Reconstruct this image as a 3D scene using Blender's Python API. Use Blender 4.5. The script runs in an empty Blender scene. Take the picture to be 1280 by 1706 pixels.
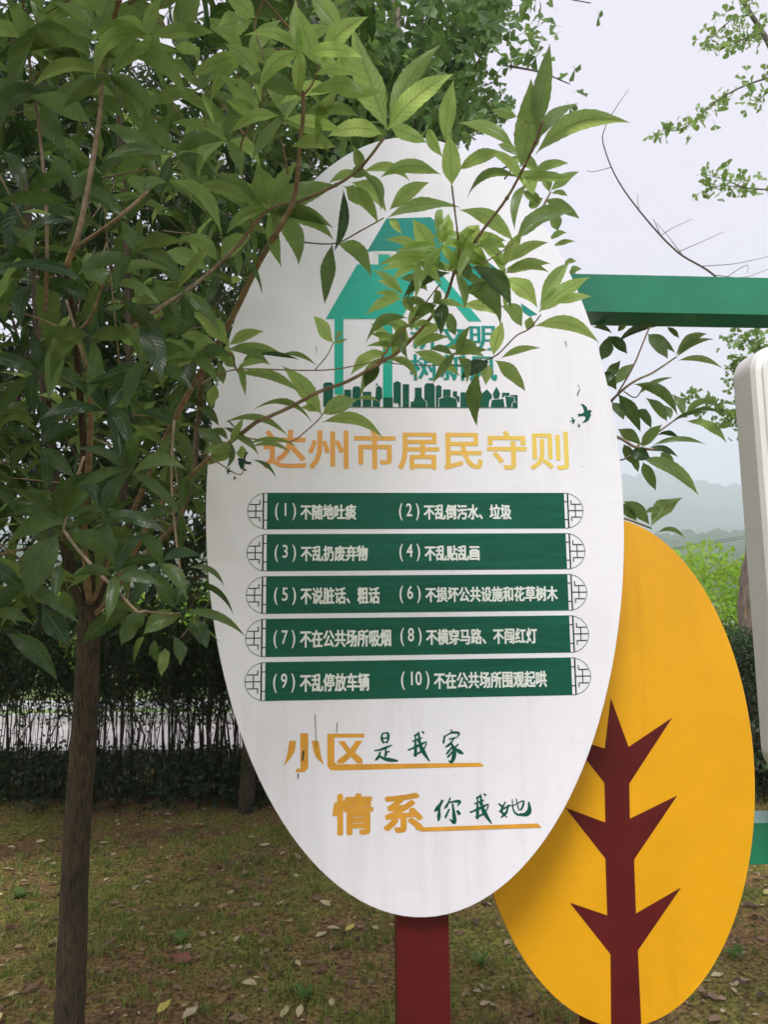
import bpy, math, random
import numpy as np
from mathutils import Vector
random.seed(7); rng = np.random.default_rng(11)
C = bpy.context.scene.collection
sc = bpy.context.scene
R = math.radians

# ------------------------------------------------------------------ camera
PITCH, ROLL, YAW = R(7.10), R(0.552), R(3.76)
FPX = 1137.0; EYE = 1.55
fw = np.array([0, math.cos(PITCH), math.sin(PITCH)])
up0 = np.array([0, -math.sin(PITCH), math.cos(PITCH)]); rt0 = np.array([1.0, 0, 0])
rt = math.cos(ROLL)*rt0 - math.sin(ROLL)*up0
up = math.cos(ROLL)*up0 + math.sin(ROLL)*rt0
cam = bpy.data.cameras.new('camera'); cam.sensor_fit = 'VERTICAL'; cam.sensor_height = 36
cam.lens = FPX/1706*36; cam.clip_start = 0.02; cam.clip_end = 6000
cam.dof.use_dof = True; cam.dof.focus_distance = 1.55; cam.dof.aperture_fstop = 9.0
co = bpy.data.objects.new('camera', cam); C.objects.link(co)
from mathutils import Matrix
M = Matrix(((rt[0], up[0], -fw[0], 0), (rt[1], up[1], -fw[1], 0), (rt[2], up[2], -fw[2], EYE), (0, 0, 0, 1)))
co.matrix_world = M; sc.camera = co
CAM = np.array([0, 0, EYE])

# ------------------------------------------------------------------ sky, sun, exposure
SUN_EL, SUN_AZ = R(52), R(190)       # azimuth measured from +Y clockwise: high, behind the viewer's left shoulder
w = bpy.data.worlds.new("World"); sc.world = w; w.use_nodes = True
nt = w.node_tree; nt.nodes.clear()
sky = nt.nodes.new('ShaderNodeTexSky'); sky.sky_type = 'NISHITA'; sky.sun_disc = False
sky.sun_elevation = SUN_EL; sky.sun_rotation = SUN_AZ; sky.dust_density = 4; sky.air_density = 1.2
mx = nt.nodes.new('ShaderNodeMix'); mx.data_type = 'RGBA'; mx.inputs[0].default_value = 0.93
nt.links.new(sky.outputs[0], mx.inputs[6]); mx.inputs[7].default_value = (5.75, 5.15, 6.05, 1)   # even high overcast veil
bg = nt.nodes.new('ShaderNodeBackground'); bg.inputs[1].default_value = 0.1
out = nt.nodes.new('ShaderNodeOutputWorld')
nt.links.new(mx.outputs[2], bg.inputs[0]); nt.links.new(bg.outputs[0], out.inputs[0])
sl = bpy.data.lights.new('sun', 'SUN'); sl.energy = 2.5; sl.angle = R(18); sl.color = (1, .985, .98)
so = bpy.data.objects.new('sun', sl); C.objects.link(so); so.location = (0, 0, 20)
sd = Vector((math.sin(SUN_AZ)*math.cos(SUN_EL), math.cos(SUN_AZ)*math.cos(SUN_EL), math.sin(SUN_EL)))
so.rotation_euler = sd.to_track_quat('Z', 'Y').to_euler()
sc.view_settings.view_transform = 'Standard'; sc.view_settings.look = 'None'
sc.view_settings.exposure = 0.73; sc.view_settings.gamma = 1
sc.render.engine = 'CYCLES'
sc.cycles.use_denoising = True
sc.cycles.max_bounces = 8; sc.cycles.diffuse_bounces = 4; sc.cycles.transmission_bounces = 6
sc.cycles.sample_clamp_indirect = 4

# ------------------------------------------------------------------ helpers
def ray(px, py):
    d = fw + rt*((px-640)/FPX) + up*((853-py)/FPX)
    return d                                  # unit forward depth
def pt(px, py, d): return CAM + ray(px, py)*d
def proj(P):
    P = np.atleast_2d(P) - CAM
    z = P@fw; z = np.where(np.abs(z) < 1e-6, 1e-6, z)
    return 640+FPX*(P@rt)/z, 853-FPX*(P@up)/z, z
def ground_at(px, py, z=0):
    r = ray(px, py); t = (z-EYE)/r[2]; return CAM + r*t

def tag(o, label=None, cat=None, group=None, kind=None):
    if label: o['label'] = label
    if cat: o['category'] = cat
    if group: o['group'] = group
    if kind: o['kind'] = kind
    return o
def empty(name, loc):
    o = bpy.data.objects.new(name, None); C.objects.link(o); o.location = loc; o.empty_display_size = .1; return o
WL = {}
def wloc(o):
    if o is None: return np.zeros(3)
    return WL.get(o.name, np.array(o.location))
def mesh_obj(name, V, F, mats, parent=None, uv=None, tint=None, smooth=True, midx=None, center=True):
    V = np.asarray(V, dtype=float)
    c = (V.min(0)+V.max(0))/2 if center else np.zeros(3)
    me = bpy.data.meshes.new(name)
    if isinstance(F, np.ndarray):
        n, k = F.shape
        me.vertices.add(len(V)); me.vertices.foreach_set('co', (V-c).astype(np.float32).ravel())
        me.loops.add(n*k); me.loops.foreach_set('vertex_index', F.astype(np.int32).ravel())
        me.polygons.add(n); me.polygons.foreach_set('loop_start', np.arange(0, n*k, k, dtype=np.int32))
        me.update(calc_edges=True)
    else:
        me.from_pydata([tuple(v) for v in (V-c)], [], F); me.update()
    if not isinstance(mats, (list, tuple)): mats = [mats]
    for m in mats: me.materials.append(m)
    if midx is not None: me.polygons.foreach_set('material_index', np.asarray(midx, dtype=np.int32))
    if smooth: me.polygons.foreach_set('use_smooth', [True]*len(me.polygons))
    if uv is not None:
        lay = me.uv_layers.new(name='UVMap')
        li = np.empty(len(me.loops), dtype=np.int32); me.loops.foreach_get('vertex_index', li)
        lay.data.foreach_set('uv', np.asarray(uv, dtype=np.float32)[li].ravel())
    if tint is not None:
        a = me.attributes.new('tint', 'FLOAT', 'POINT'); a.data.foreach_set('value', np.asarray(tint, dtype=np.float32))
    o = bpy.data.objects.new(name, me); C.objects.link(o)
    if parent is not None: o.parent = parent
    o.location = c - wloc(parent); WL[o.name] = c
    return o
class MB:
    def __init__(s): s.V = []; s.F = []
    def add(s, V, F):
        n = len(s.V); s.V += [tuple(v) for v in V]; s.F += [tuple(i+n for i in f) for f in F]
    def box(s, c, sx, sy, sz, ax=None):
        if ax is None: ax = (np.array([1., 0, 0]), np.array([0, 1., 0]), np.array([0, 0, 1.]))
        c = np.array(c, float); V = []
        for k in (-1, 1):
            for j in (-1, 1):
                for i in (-1, 1): V.append(c+ax[0]*i*sx/2+ax[1]*j*sy/2+ax[2]*k*sz/2)
        s.add(V, [(0, 2, 3, 1), (4, 5, 7, 6), (0, 1, 5, 4), (2, 6, 7, 3), (0, 4, 6, 2), (1, 3, 7, 5)])
    def tube(s, P, rad, n=8, jit=0):
        P = [np.array(p, float) for p in P]; m = len(P)
        if not hasattr(rad, '__len__'): rad = [rad]*m
        ref = np.array([0.3, 1.0, .2]); V = []; F = []
        for i in range(m):
            t = P[min(i+1, m-1)]-P[max(i-1, 0)]; t = t/(np.linalg.norm(t)+1e-9)
            a = np.cross(t, ref)
            if np.linalg.norm(a) < .1: a = np.cross(t, (1, 0, 0))
            a /= np.linalg.norm(a); b = np.cross(t, a)
            for k in range(n):
                q = 2*math.pi*k/n; r = rad[i]*(1+random.uniform(-jit, jit))
                V.append(P[i]+a*math.cos(q)*r+b*math.sin(q)*r)
        for i in range(m-1):
            for k in range(n):
                k2 = (k+1) % n; F.append((i*n+k, i*n+k2, (i+1)*n+k2, (i+1)*n+k))
        F.append(tuple(range(n-1, -1, -1))); F.append(tuple((m-1)*n+k for k in range(n)))
        s.add(V, F)
    def build(s, name, mat, parent=None, smooth=True, **k):
        return mesh_obj(name, s.V, s.F, mat, parent, smooth=smooth, **k)
def smooth_line(P, sub=5):
    P = [np.array(p, float) for p in P]
    if len(P) < 3: return [P[0]+(P[-1]-P[0])*i/sub for i in range(sub+1)]
    Q = [2*P[0]-P[1]]+P+[2*P[-1]-P[-2]]; o = []
    for i in range(1, len(Q)-2):
        for k in range(sub):
            t = k/sub; a, b, c, d = Q[i-1], Q[i], Q[i+1], Q[i+2]
            o.append(.5*((2*b)+(-a+c)*t+(2*a-5*b+4*c-d)*t*t+(-a+3*b-3*c+d)*t**3))
    o.append(P[-1]); return o

# ------------------------------------------------------------------ materials
def mat(name):
    m = bpy.data.materials.new(name); m.use_nodes = True; t = m.node_tree
    return m, t, t.nodes['Principled BSDF'], t.nodes, t.links
def ramp(N, L, src, stops):
    r = N.new('ShaderNodeValToRGB'); L.new(src, r.inputs[0]); e = r.color_ramp.elements
    e[0].position, e[0].color = stops[0][0], (*stops[0][1], 1); e[1].position, e[1].color = stops[-1][0], (*stops[-1][1], 1)
    for p, c in stops[1:-1]:
        x = e.new(p); x.color = (*c, 1)
    return r
def noise(N, L, scale, detail=4, vec=None, rough=.6, coord='Object'):
    n = N.new('ShaderNodeTexNoise'); n.inputs['Scale'].default_value = scale; n.inputs['Detail'].default_value = detail
    n.inputs['Roughness'].default_value = rough
    if vec is None:
        tc = N.new('ShaderNodeTexCoord'); vec = tc.outputs[coord]
    L.new(vec, n.inputs['Vector']); return n
def paint(name, col, rough=.4, var=.06, dirt=None, bump=0, coat=0, scale=9, streak=False, grime=False):
    m, t, b, N, L = mat(name)
    geo = N.new('ShaderNodeNewGeometry')
    vec = geo.outputs['Position']
    if streak:
        mp = N.new('ShaderNodeMapping'); L.new(vec, mp.inputs[0]); mp.inputs['Scale'].default_value = streak; vec = mp.outputs[0]
    n = noise(N, L, scale, 5, vec)
    lo = tuple(c*(1-var*1.5) for c in col); hi = tuple(min(1, c*(1+var)) for c in col)
    st = [(.3, lo), (.7, hi)]
    if dirt: st = [(.2, dirt), (.34, lo), (.7, hi)]
    r = ramp(N, L, n.outputs[0], st); L.new(r.outputs[0], b.inputs['Base Color'])
    b.inputs['Roughness'].default_value = rough
    b.inputs['Specular IOR Level'].default_value = .28 if max(col) < .3 else .45
    if grime:   # thin dust runs and small specks left by rain
        mg = N.new('ShaderNodeMapping'); L.new(geo.outputs['Position'], mg.inputs[0]); mg.inputs['Scale'].default_value = (22, 22, 1.3)
        g1_ = noise(N, L, 1, 6, mg.outputs[0], .7); g2_ = noise(N, L, 3.1, 5, geo.outputs['Position'], .6); g3_ = noise(N, L, 160, 2, geo.outputs['Position'], .5)
        q = N.new('ShaderNodeMath'); q.operation = 'MULTIPLY'; L.new(g1_.outputs[0], q.inputs[0]); L.new(g2_.outputs[0], q.inputs[1])
        rg_ = ramp(N, L, q.outputs[0], [(.27, (1, 1, 1)), (.46, (.88, .88, .87))]); rs_ = ramp(N, L, g3_.outputs[0], [(.74, (1, 1, 1)), (.8, (.65, .63, .6))])
        a1 = N.new('ShaderNodeMix'); a1.data_type = 'RGBA'; a1.blend_type = 'MULTIPLY'; a1.inputs[0].default_value = 1; L.new(r.outputs[0], a1.inputs[6]); L.new(rg_.outputs[0], a1.inputs[7])
        a2 = N.new('ShaderNodeMix'); a2.data_type = 'RGBA'; a2.blend_type = 'MULTIPLY'; a2.inputs[0].default_value = 1; L.new(a1.outputs[2], a2.inputs[6]); L.new(rs_.outputs[0], a2.inputs[7])
        L.new(a2.outputs[2], b.inputs['Base Color'])
    if coat: b.inputs['Coat Weight'].default_value = coat; b.inputs['Coat Roughness'].default_value = .12
    n2 = noise(N, L, scale*6, 3, geo.outputs['Position'])
    rr = N.new('ShaderNodeMapRange'); L.new(n2.outputs[0], rr.inputs[0]); rr.inputs[3].default_value = rough*.8; rr.inputs[4].default_value = min(1, rough*1.25)
    L.new(rr.outputs[0], b.inputs['Roughness'])
    if bump:
        bp = N.new('ShaderNodeBump'); bp.inputs['Strength'].default_value = bump; bp.inputs['Distance'].default_value = .002
        L.new(n2.outputs[0], bp.inputs['Height']); L.new(bp.outputs[0], b.inputs['Normal'])
    return m

def leaf_mat(name, dark, lighter, tdark, tlighter, trans=.45, rough=.36, veins=13, mid=(.22, .3, .1), haze=0):
    m, t, b, N, L = mat(name)
    at = N.new('ShaderNodeAttribute'); at.attribute_name = 'tint'
    uv = N.new('ShaderNodeUVMap'); sp = N.new('ShaderNodeSeparateXYZ'); L.new(uv.outputs[0], sp.inputs[0])
    def mth(op, a, bb=None, clamp=False):
        q = N.new('ShaderNodeMath'); q.operation = op; q.use_clamp = clamp
        for i, x in enumerate((a, bb)):
            if x is None: continue
            if hasattr(x, 'links') or isinstance(x, bpy.types.NodeSocket): L.new(x, q.inputs[i])
            else: q.inputs[i].default_value = x
        return q.outputs[0]
    au = mth('ABSOLUTE', mth('SUBTRACT', sp.outputs[0], .5))
    midr = mth('SUBTRACT', 1, mth('MULTIPLY', au, 19), True)
    ph = mth('SUBTRACT', mth('MULTIPLY', sp.outputs[1], veins*6.283), mth('MULTIPLY', au, 22))
    vn = mth('POWER', mth('MULTIPLY', mth('ADD', mth('SINE', ph), 1), .5), 9)
    vv = mth('MAXIMUM', midr, mth('MULTIPLY', vn, .5))
    def mixc(f, a, bb):
        q = N.new('ShaderNodeMix'); q.data_type = 'RGBA'
        if isinstance(f, bpy.types.NodeSocket): L.new(f, q.inputs[0])
        else: q.inputs[0].default_value = f
        for i, x in ((6, a), (7, bb)):
            if isinstance(x, bpy.types.NodeSocket): L.new(x, q.inputs[i])
            else: q.inputs[i].default_value = (*x, 1)
        return q.outputs[2]
    geo = N.new('ShaderNodeNewGeometry')
    nz = noise(N, L, 45, 3, geo.outputs['Position'])
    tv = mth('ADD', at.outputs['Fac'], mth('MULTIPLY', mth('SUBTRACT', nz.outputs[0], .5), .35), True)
    base = mixc(tv, dark, lighter)
    base = mixc(mth('MULTIPLY', vv, .6), base, mid)
    sp_ = noise(N, L, 90, 2, geo.outputs['Position']); sr = N.new('ShaderNodeMapRange'); L.new(sp_.outputs[0], sr.inputs[0]); sr.inputs[1].default_value = .69; sr.inputs[2].default_value = .74
    base = mixc(mth('MULTIPLY', sr.outputs[0], .75), base, (.2, .12, .04))
    pale = mixc(.35, base, tuple(min(1, c*2.2+.03) for c in dark))
    base2 = mixc(geo.outputs['Backfacing'], base, pale)
    L.new(base2, b.inputs['Base Color']); b.inputs['Roughness'].default_value = rough
    b.inputs['Specular IOR Level'].default_value = .45
    bp = N.new('ShaderNodeBump'); bp.inputs['Strength'].default_value = .35; bp.inputs['Distance'].default_value = .0015
    L.new(mth('ADD', vv, mth('MULTIPLY', nz.outputs[0], .8)), bp.inputs['Height']); L.new(bp.outputs[0], b.inputs['Normal'])
    tr = N.new('ShaderNodeBsdfTranslucent')
    tc = mixc(tv, tdark, tlighter); tc = mixc(mth('MULTIPLY', vv, .7), tc, tuple(c*.25 for c in tlighter)); tc = mixc(mth('MULTIPLY', sr.outputs[0], .7), tc, (.12, .07, .02)); L.new(tc, tr.inputs[0])
    ms = N.new('ShaderNodeMixShader'); ms.inputs[0].default_value = trans
    L.new(b.outputs[0], ms.inputs[1]); L.new(tr.outputs[0], ms.inputs[2]); L.new(ms.outputs[0], N['Material Output'].inputs[0])
    return m
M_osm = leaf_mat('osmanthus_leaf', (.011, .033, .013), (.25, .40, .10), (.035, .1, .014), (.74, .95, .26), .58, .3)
M_osm2 = leaf_mat('shaded_osmanthus_leaf', (.012, .03, .013), (.05, .10, .025), (.014, .038, .008), (.16, .3, .04), .4, .38)  # darker copy of the osmanthus leaf, shade of the rear trees in its colour
M_gink = leaf_mat('ginkgo_leaf', (.07, .14, .05), (.2, .31, .08), (.12, .24, .07), (.42, .6, .14), .45, .5, veins=0)
M_lime = leaf_mat('lime_shrub_leaf', (.12, .26, .02), (.4, .55, .04), (.2, .4, .02), (.6, .8, .05), .5, .5)
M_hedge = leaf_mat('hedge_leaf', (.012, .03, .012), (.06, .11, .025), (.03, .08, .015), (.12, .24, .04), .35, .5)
def bark(name, c1, c2, sc_=30, st=(1, 1, .14), bump=.8):
    m, t, b, N, L = mat(name)
    geo = N.new('ShaderNodeNewGeometry'); mp = N.new('ShaderNodeMapping'); L.new(geo.outputs['Position'], mp.inputs[0]); mp.inputs['Scale'].default_value = st
    n = noise(N, L, sc_, 7, mp.outputs[0], .7); r = ramp(N, L, n.outputs[0], [(.32, c1), (.68, c2)])
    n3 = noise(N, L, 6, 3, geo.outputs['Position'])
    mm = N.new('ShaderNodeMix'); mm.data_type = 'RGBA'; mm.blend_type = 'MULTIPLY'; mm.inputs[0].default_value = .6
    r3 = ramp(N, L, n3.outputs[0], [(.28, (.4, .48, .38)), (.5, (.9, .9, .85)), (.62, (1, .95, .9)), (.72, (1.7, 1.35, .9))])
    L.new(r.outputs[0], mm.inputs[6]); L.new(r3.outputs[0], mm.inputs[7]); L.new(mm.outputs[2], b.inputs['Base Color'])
    b.inputs['Roughness'].default_value = .9
    bp = N.new('ShaderNodeBump'); bp.inputs['Strength'].default_value = bump; bp.inputs['Distance'].default_value = .012
    L.new(n.outputs[0], bp.inputs['Height']); L.new(bp.outputs[0], b.inputs['Normal'])
    return m
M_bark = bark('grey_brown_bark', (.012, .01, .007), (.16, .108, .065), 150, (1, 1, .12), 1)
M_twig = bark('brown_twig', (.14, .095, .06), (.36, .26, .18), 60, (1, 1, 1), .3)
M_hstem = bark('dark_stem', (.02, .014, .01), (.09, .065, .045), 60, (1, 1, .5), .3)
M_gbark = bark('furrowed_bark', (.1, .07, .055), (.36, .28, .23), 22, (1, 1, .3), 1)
M_gtwig = bark('grey_twig', (.1, .085, .075), (.2, .17, .15), 60, (1, 1, 1), .3)

M_white = paint('white_sign_film', (.86, .84, .92), .4, .014, scale=9, streak=(.6, .6, 26), bump=.04, grime=True)
M_yellow = paint('yellow_panel_paint', (.8, .38, .008), .3, .05, scale=5, bump=.05, grime=True)
M_maroon = paint('maroon_paint', (.105, .009, .011), .38, .1, scale=12, bump=.1)
M_edge = paint('green_edge_paint', (.01, .15, .1), .4, .1)
M_yedge = paint('pale_edge_trim', (.62, .55, .38), .4, .08)
M_beam = paint('green_beam_paint', (.012, .2, .105), .24, .12, scale=4, coat=.5, bump=.04)
M_print = paint('green_print', (.003, .098, .06), .4, .18, scale=6, streak=(1, 1, 14))
M_dprint = paint('dark_outline_print', (.01, .045, .035), .4, .1)
M_wprint = paint('white_print', (.78, .80, .78), .42, .03)
M_teal = paint('bright_teal_print', (.0, .42, .31), .4, .07, scale=8, streak=(1, 1, 40))
M_dteal = paint('deep_teal_print', (.012, .28, .235), .4, .1, scale=8, streak=(1, 1, 40))
M_cream = paint('cream_board_metal', (.88, .84, .83), .38, .05, scale=3, dirt=(.62, .55, .47), bump=.06, grime=True)
M_creamin = paint('pale_board_face', (.78, .77, .75), .3, .03, scale=5)
M_scratch = paint('dark_scratch', (.05, .05, .05), .6)
m, t, b, N, L = mat('orange_print'); M_orange = m
geo = N.new('ShaderNodeNewGeometry'); sp = N.new('ShaderNodeSeparateXYZ'); L.new(geo.outputs['Position'], sp.inputs[0])
mr = N.new('ShaderNodeMapRange'); L.new(sp.outputs[0], mr.inputs[0]); mr.inputs[1].default_value = -.27; mr.inputs[2].default_value = .4
r = ramp(N, L, mr.outputs[0], [(0, (.86, .36, .10)), (.5, (.86, .47, .09)), (1, (.84, .62, .12))]); L.new(r.outputs[0], b.inputs['Base Color']); b.inputs['Roughness'].default_value = .42
M_slogan = paint('amber_print', (.74, .35, .04), .42, .12, scale=14)

# ------------------------------------------------------------------ sign planes
H = np.array([math.cos(YAW), math.sin(YAW), 0]); NB = np.array([-math.sin(YAW), math.cos(YAW), 0])   # NB points away from viewer
Z = np.array([0, 0, 1.0])
def plane_uv(px, py, D):
    O = np.array([0, D, 0]); r = ray(px, py); t = ((O-CAM)@NB)/(r@NB); P = CAM + r*t
    return float((P-O)@H), float(P[2])
def pw(u, z, D, off=0): return np.array([0, D, 0]) + H*u + Z*z - NB*off     # off = towards viewer
def inset(poly, n): return poly
def extrude_plate(outline, D, front, back, name, mat_, parent, smooth=False, bevel=.0):
    n = len(outline); V = []
    c = np.mean(outline, 0)
    rings = [(front-bevel, 1.0), (back, 1.0)] if not bevel else None
    V = []; F = []
    if bevel:
        ol = np.array(outline); d = ol-c; ln = np.linalg.norm(d, axis=1)[:, None]
        inn = c + d*(1-bevel/ln)
        rr = [(inn, front), (ol, front-bevel), (ol, back+bevel), (inn, back)]
    else:
        rr = [(np.array(outline), front), (np.array(outline), back)]
    for o_, off in rr:
        for u, z in o_: V.append(pw(u, z, D, off))
    F.append(tuple(range(n)))
    for k in range(len(rr)-1):
        for i in range(n):
            j = (i+1) % n; F.append((k*n+i, (k+1)*n+i, (k+1)*n+j, k*n+j))
    F.append(tuple(reversed(range((len(rr)-1)*n, len(rr)*n))))
    return mesh_obj(name, V, F, mat_, parent, smooth=smooth)
def flat(polys, D, off, name, mat_, parent, px=True, thick=.0):
    """thin print: polygons (pixel outlines back-projected on the panel, or plane coordinates)"""
    mb = MB()
    for k, pl in enumerate(polys):
        q = [plane_uv(x, y, D) for x, y in pl] if px else pl
        a = sum(q[i][0]*q[(i+1) % len(q)][1]-q[(i+1) % len(q)][0]*q[i][1] for i in range(len(q)))
        if a < 0: q = q[::-1]
        mb.add([pw(u, z, D, off+k*2e-6) for u, z in q], [tuple(range(len(q)))])
    return mb.build(name, mat_, parent, smooth=False)
def brush_polys(strokes, wpx, T=lambda p: p):
    out = []
    for s in strokes:
        wm = 1.0
        if isinstance(s[0], (int, float)): wm = s[0]; s = s[1:]
        P = smooth_line([np.array([*p, 0.]) for p in s], 5) if len(s) > 2 else [np.array([*s[0], 0.])*(1-k/4)+np.array([*s[1], 0.])*k/4 for k in range(5)]
        P = [np.array(T((p[0], p[1])), float) for p in P]
        n = len(P); lft = []; rgt = []
        for i in range(n):
            t = P[min(i+1, n-1)]-P[max(i-1, 0)]; t /= np.linalg.norm(t)+1e-9; nn = np.array([-t[1], t[0]])
            f = i/(n-1); ww = wpx*wm*(.35+.65*math.sin(math.pi*min(1, .12+f*.85))**.6)/2*(1+.25*math.sin(7*f+len(s)))
            lft.append(P[i]+nn*ww); rgt.append(P[i]-nn*ww)
        for i in range(n-1): out.append([tuple(lft[i]), tuple(lft[i+1]), tuple(rgt[i+1]), tuple(rgt[i])])
    return out
def text_mesh(s, offset=0.0, spacing=1.0):
    cu = bpy.data.curves.new('t', 'FONT'); cu.body = s; cu.offset = offset; cu.space_character = spacing; cu.resolution_u = 3
    o = bpy.data.objects.new('t', cu); C.objects.link(o); bpy.context.view_layer.update()
    me = bpy.data.meshes.new_from_object(o.evaluated_get(bpy.context.evaluated_depsgraph_get()))
    V = np.array([v.co[:] for v in me.vertices]); F = [tuple(p.vertices) for p in me.polygons]
    bpy.data.objects.remove(o); bpy.data.meshes.remove(me); bpy.data.curves.remove(cu)
    return V, F
def fat(d): return ((0, 0), (d, 0), (-d, 0), (0, d*.8), (0, -d*.8), (d*.7, d*.6), (-d*.7, d*.6), (d*.7, -d*.6), (-d*.7, -d*.6))
def put_text(mb, s, box, D, off, bold=0.0, spacing=1.0, copies=((0, 0),)):
    x0, y0, x1, y1 = box; ym = (y0+y1)/2; xm = (x0+x1)/2
    u0, za = plane_uv(x0, ym, D); u1, zb = plane_uv(x1, ym, D)
    zt = plane_uv(xm, y0, D)[1]; zl = plane_uv(xm, y1, D)[1]
    V, F = text_mesh(s, 0.0, spacing)
    mn = V.min(0); mxx = V.max(0)
    for k, (dx, dy) in enumerate(copies):
        P = []
        for v in V:
            fu = (v[0]-mn[0])/(mxx[0]-mn[0]); fz = (v[1]-mn[1])/(mxx[1]-mn[1])
            P.append(pw(u0+(u1-u0)*fu+dx, zl+(zt-zl)*fz+dy, D, off+k*2e-5))
        # keep faces looking at the viewer
        mb.add(P, F)
def ellipse(cx, cy, a, b, n=128):
    return [(cx+a*math.cos(2*math.pi*i/n), cy+b*math.sin(2*math.pi*i/n)) for i in range(n)]

# ================================================================== SETTING
# ground with gentle unevenness, out to the horizon
def ground_mat():
    m, t, b, N, L = mat('mossy_soil')
    geo = N.new('ShaderNodeNewGeometry')
    n1 = noise(N, L, 1.7, 6, geo.outputs['Position'], .65); n2 = noise(N, L, 46, 8, geo.outputs['Position'], .8)
    r1 = ramp(N, L, n1.outputs[0], [(.3, (.20, .12, .075)), (.46, (.38, .24, .11)), (.56, (.32, .28, .08)), (.72, (.32, .36, .08))])
    r2 = ramp(N, L, n2.outputs[0], [(.4, (.06, .06, .06)), (.6, (1.5, 1.45, 1.3))])
    mm = N.new('ShaderNodeMix'); mm.data_type = 'RGBA'; mm.blend_type = 'MULTIPLY'; mm.inputs[0].default_value = .85
    L.new(r1.outputs[0], mm.inputs[6]); L.new(r2.outputs[0], mm.inputs[7]); L.new(mm.outputs[2], b.inputs['Base Color'])
    b.inputs['Roughness'].default_value = .95; b.inputs['Specular IOR Level'].default_value = .2
    bp = N.new('ShaderNodeBump'); bp.inputs['Strength'].default_value = .9; bp.inputs['Distance'].default_value = .02
    L.new(n2.outputs[0], bp.inputs['Height']); L.new(bp.outputs[0], b.inputs['Normal'])
    return m
def gh(x, y):
    return .025*np.sin(x*1.7+1)*np.cos(y*1.3)+.012*np.sin(x*5+y*3)+.006*np.sin(11*x-7*y)
nx, ny = 90, 90
xs = np.linspace(-9, 9, nx); ys = np.linspace(-5, 6.6, ny)
X, Y = np.meshgrid(xs, ys); fade = np.clip((6.6-Y)/1.0, 0, 1)*np.clip((9-abs(X))/1.5, 0, 1)*np.clip((Y+5)/1, 0, 1)
V = np.stack([X.ravel(), Y.ravel(), (gh(X, Y)*fade).ravel()], 1)
I = np.arange(nx*ny).reshape(ny, nx)
F = np.stack([I[:-1, :-1].ravel(), I[:-1, 1:].ravel(), I[1:, 1:].ravel(), I[1:, :-1].ravel()], 1)
tag(mesh_obj('lawn', V, F, ground_mat()), kind='structure')
m, t, b, N, L = mat('far_ground')
n = noise(N, L, .05, 6, N.new('ShaderNodeNewGeometry').outputs['Position']); r = ramp(N, L, n.outputs[0], [(.3, (.12, .2, .06)), (.7, (.3, .36, .14))])
L.new(r.outputs[0], b.inputs['Base Color']); b.inputs['Roughness'].default_value = 1
V = [(-1500, -1500, -.05), (1500, -1500, -.05), (1500, 1500, -.05), (-1500, 1500, -.05)]
tag(mesh_obj('ground', V, [(0, 1, 2, 3)], m, smooth=False), kind='structure')
# road with kerbs beyond the hedge
m, t, b, N, L = mat('pale_concrete_road'); g = N.new('ShaderNodeNewGeometry')
n = noise(N, L, 3, 8, g.outputs['Position'], .7); r = ramp(N, L, n.outputs[0], [(.3, (.5, .47, .43)), (.7, (.75, .71, .66))])
L.new(r.outputs[0], b.inputs['Base Color']); b.inputs['Roughness'].default_value = .85; M_conc = m
M_kerb = paint('pale_kerb_stone', (.62, .6, .57), .8, .12, scale=8, bump=.5)
mb = MB(); mb.box((0, 7.75, -.01), 80, 1.9, .06); tag(mb.build('path', M_conc, smooth=False), kind='structure')
for yy in (6.74, 8.76):
    k = empty('kerb', (0, yy, 0)); tag(k, kind='structure')
    mb = MB(); mb.box((0, 0, .06), .98, .12, .16); V0, F0 = np.array(mb.V), mb.F
    first = None
    for i in range(-12, 13):
        if first is None:
            first = mesh_obj('kerb_stone', V0+np.array([i, yy, 0]), F0, M_kerb, k, smooth=False); base = first
        else:
            o = base.copy(); C.objects.link(o); o.parent = k; o.location = (i, 0, .06)
# low white wall / rail line along the far side of the road
rl = empty('roadside_rail', (0, 9.1, 0)); tag(rl, 'low white rail seen through the hedge stems on its left side', 'rail')
mb = MB(); mb.box((0, 9.1, .2), 40, .09, .1); mb.build('rail', paint('white_rail_paint', (.8, .8, .8), .5), rl, smooth=False)
for i in range(-10, 11):
    mb = MB(); mb.box((i*1.8, 9.1, .075), .08, .06, .148); mb.build('post', M_kerb, rl, smooth=False)

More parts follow.
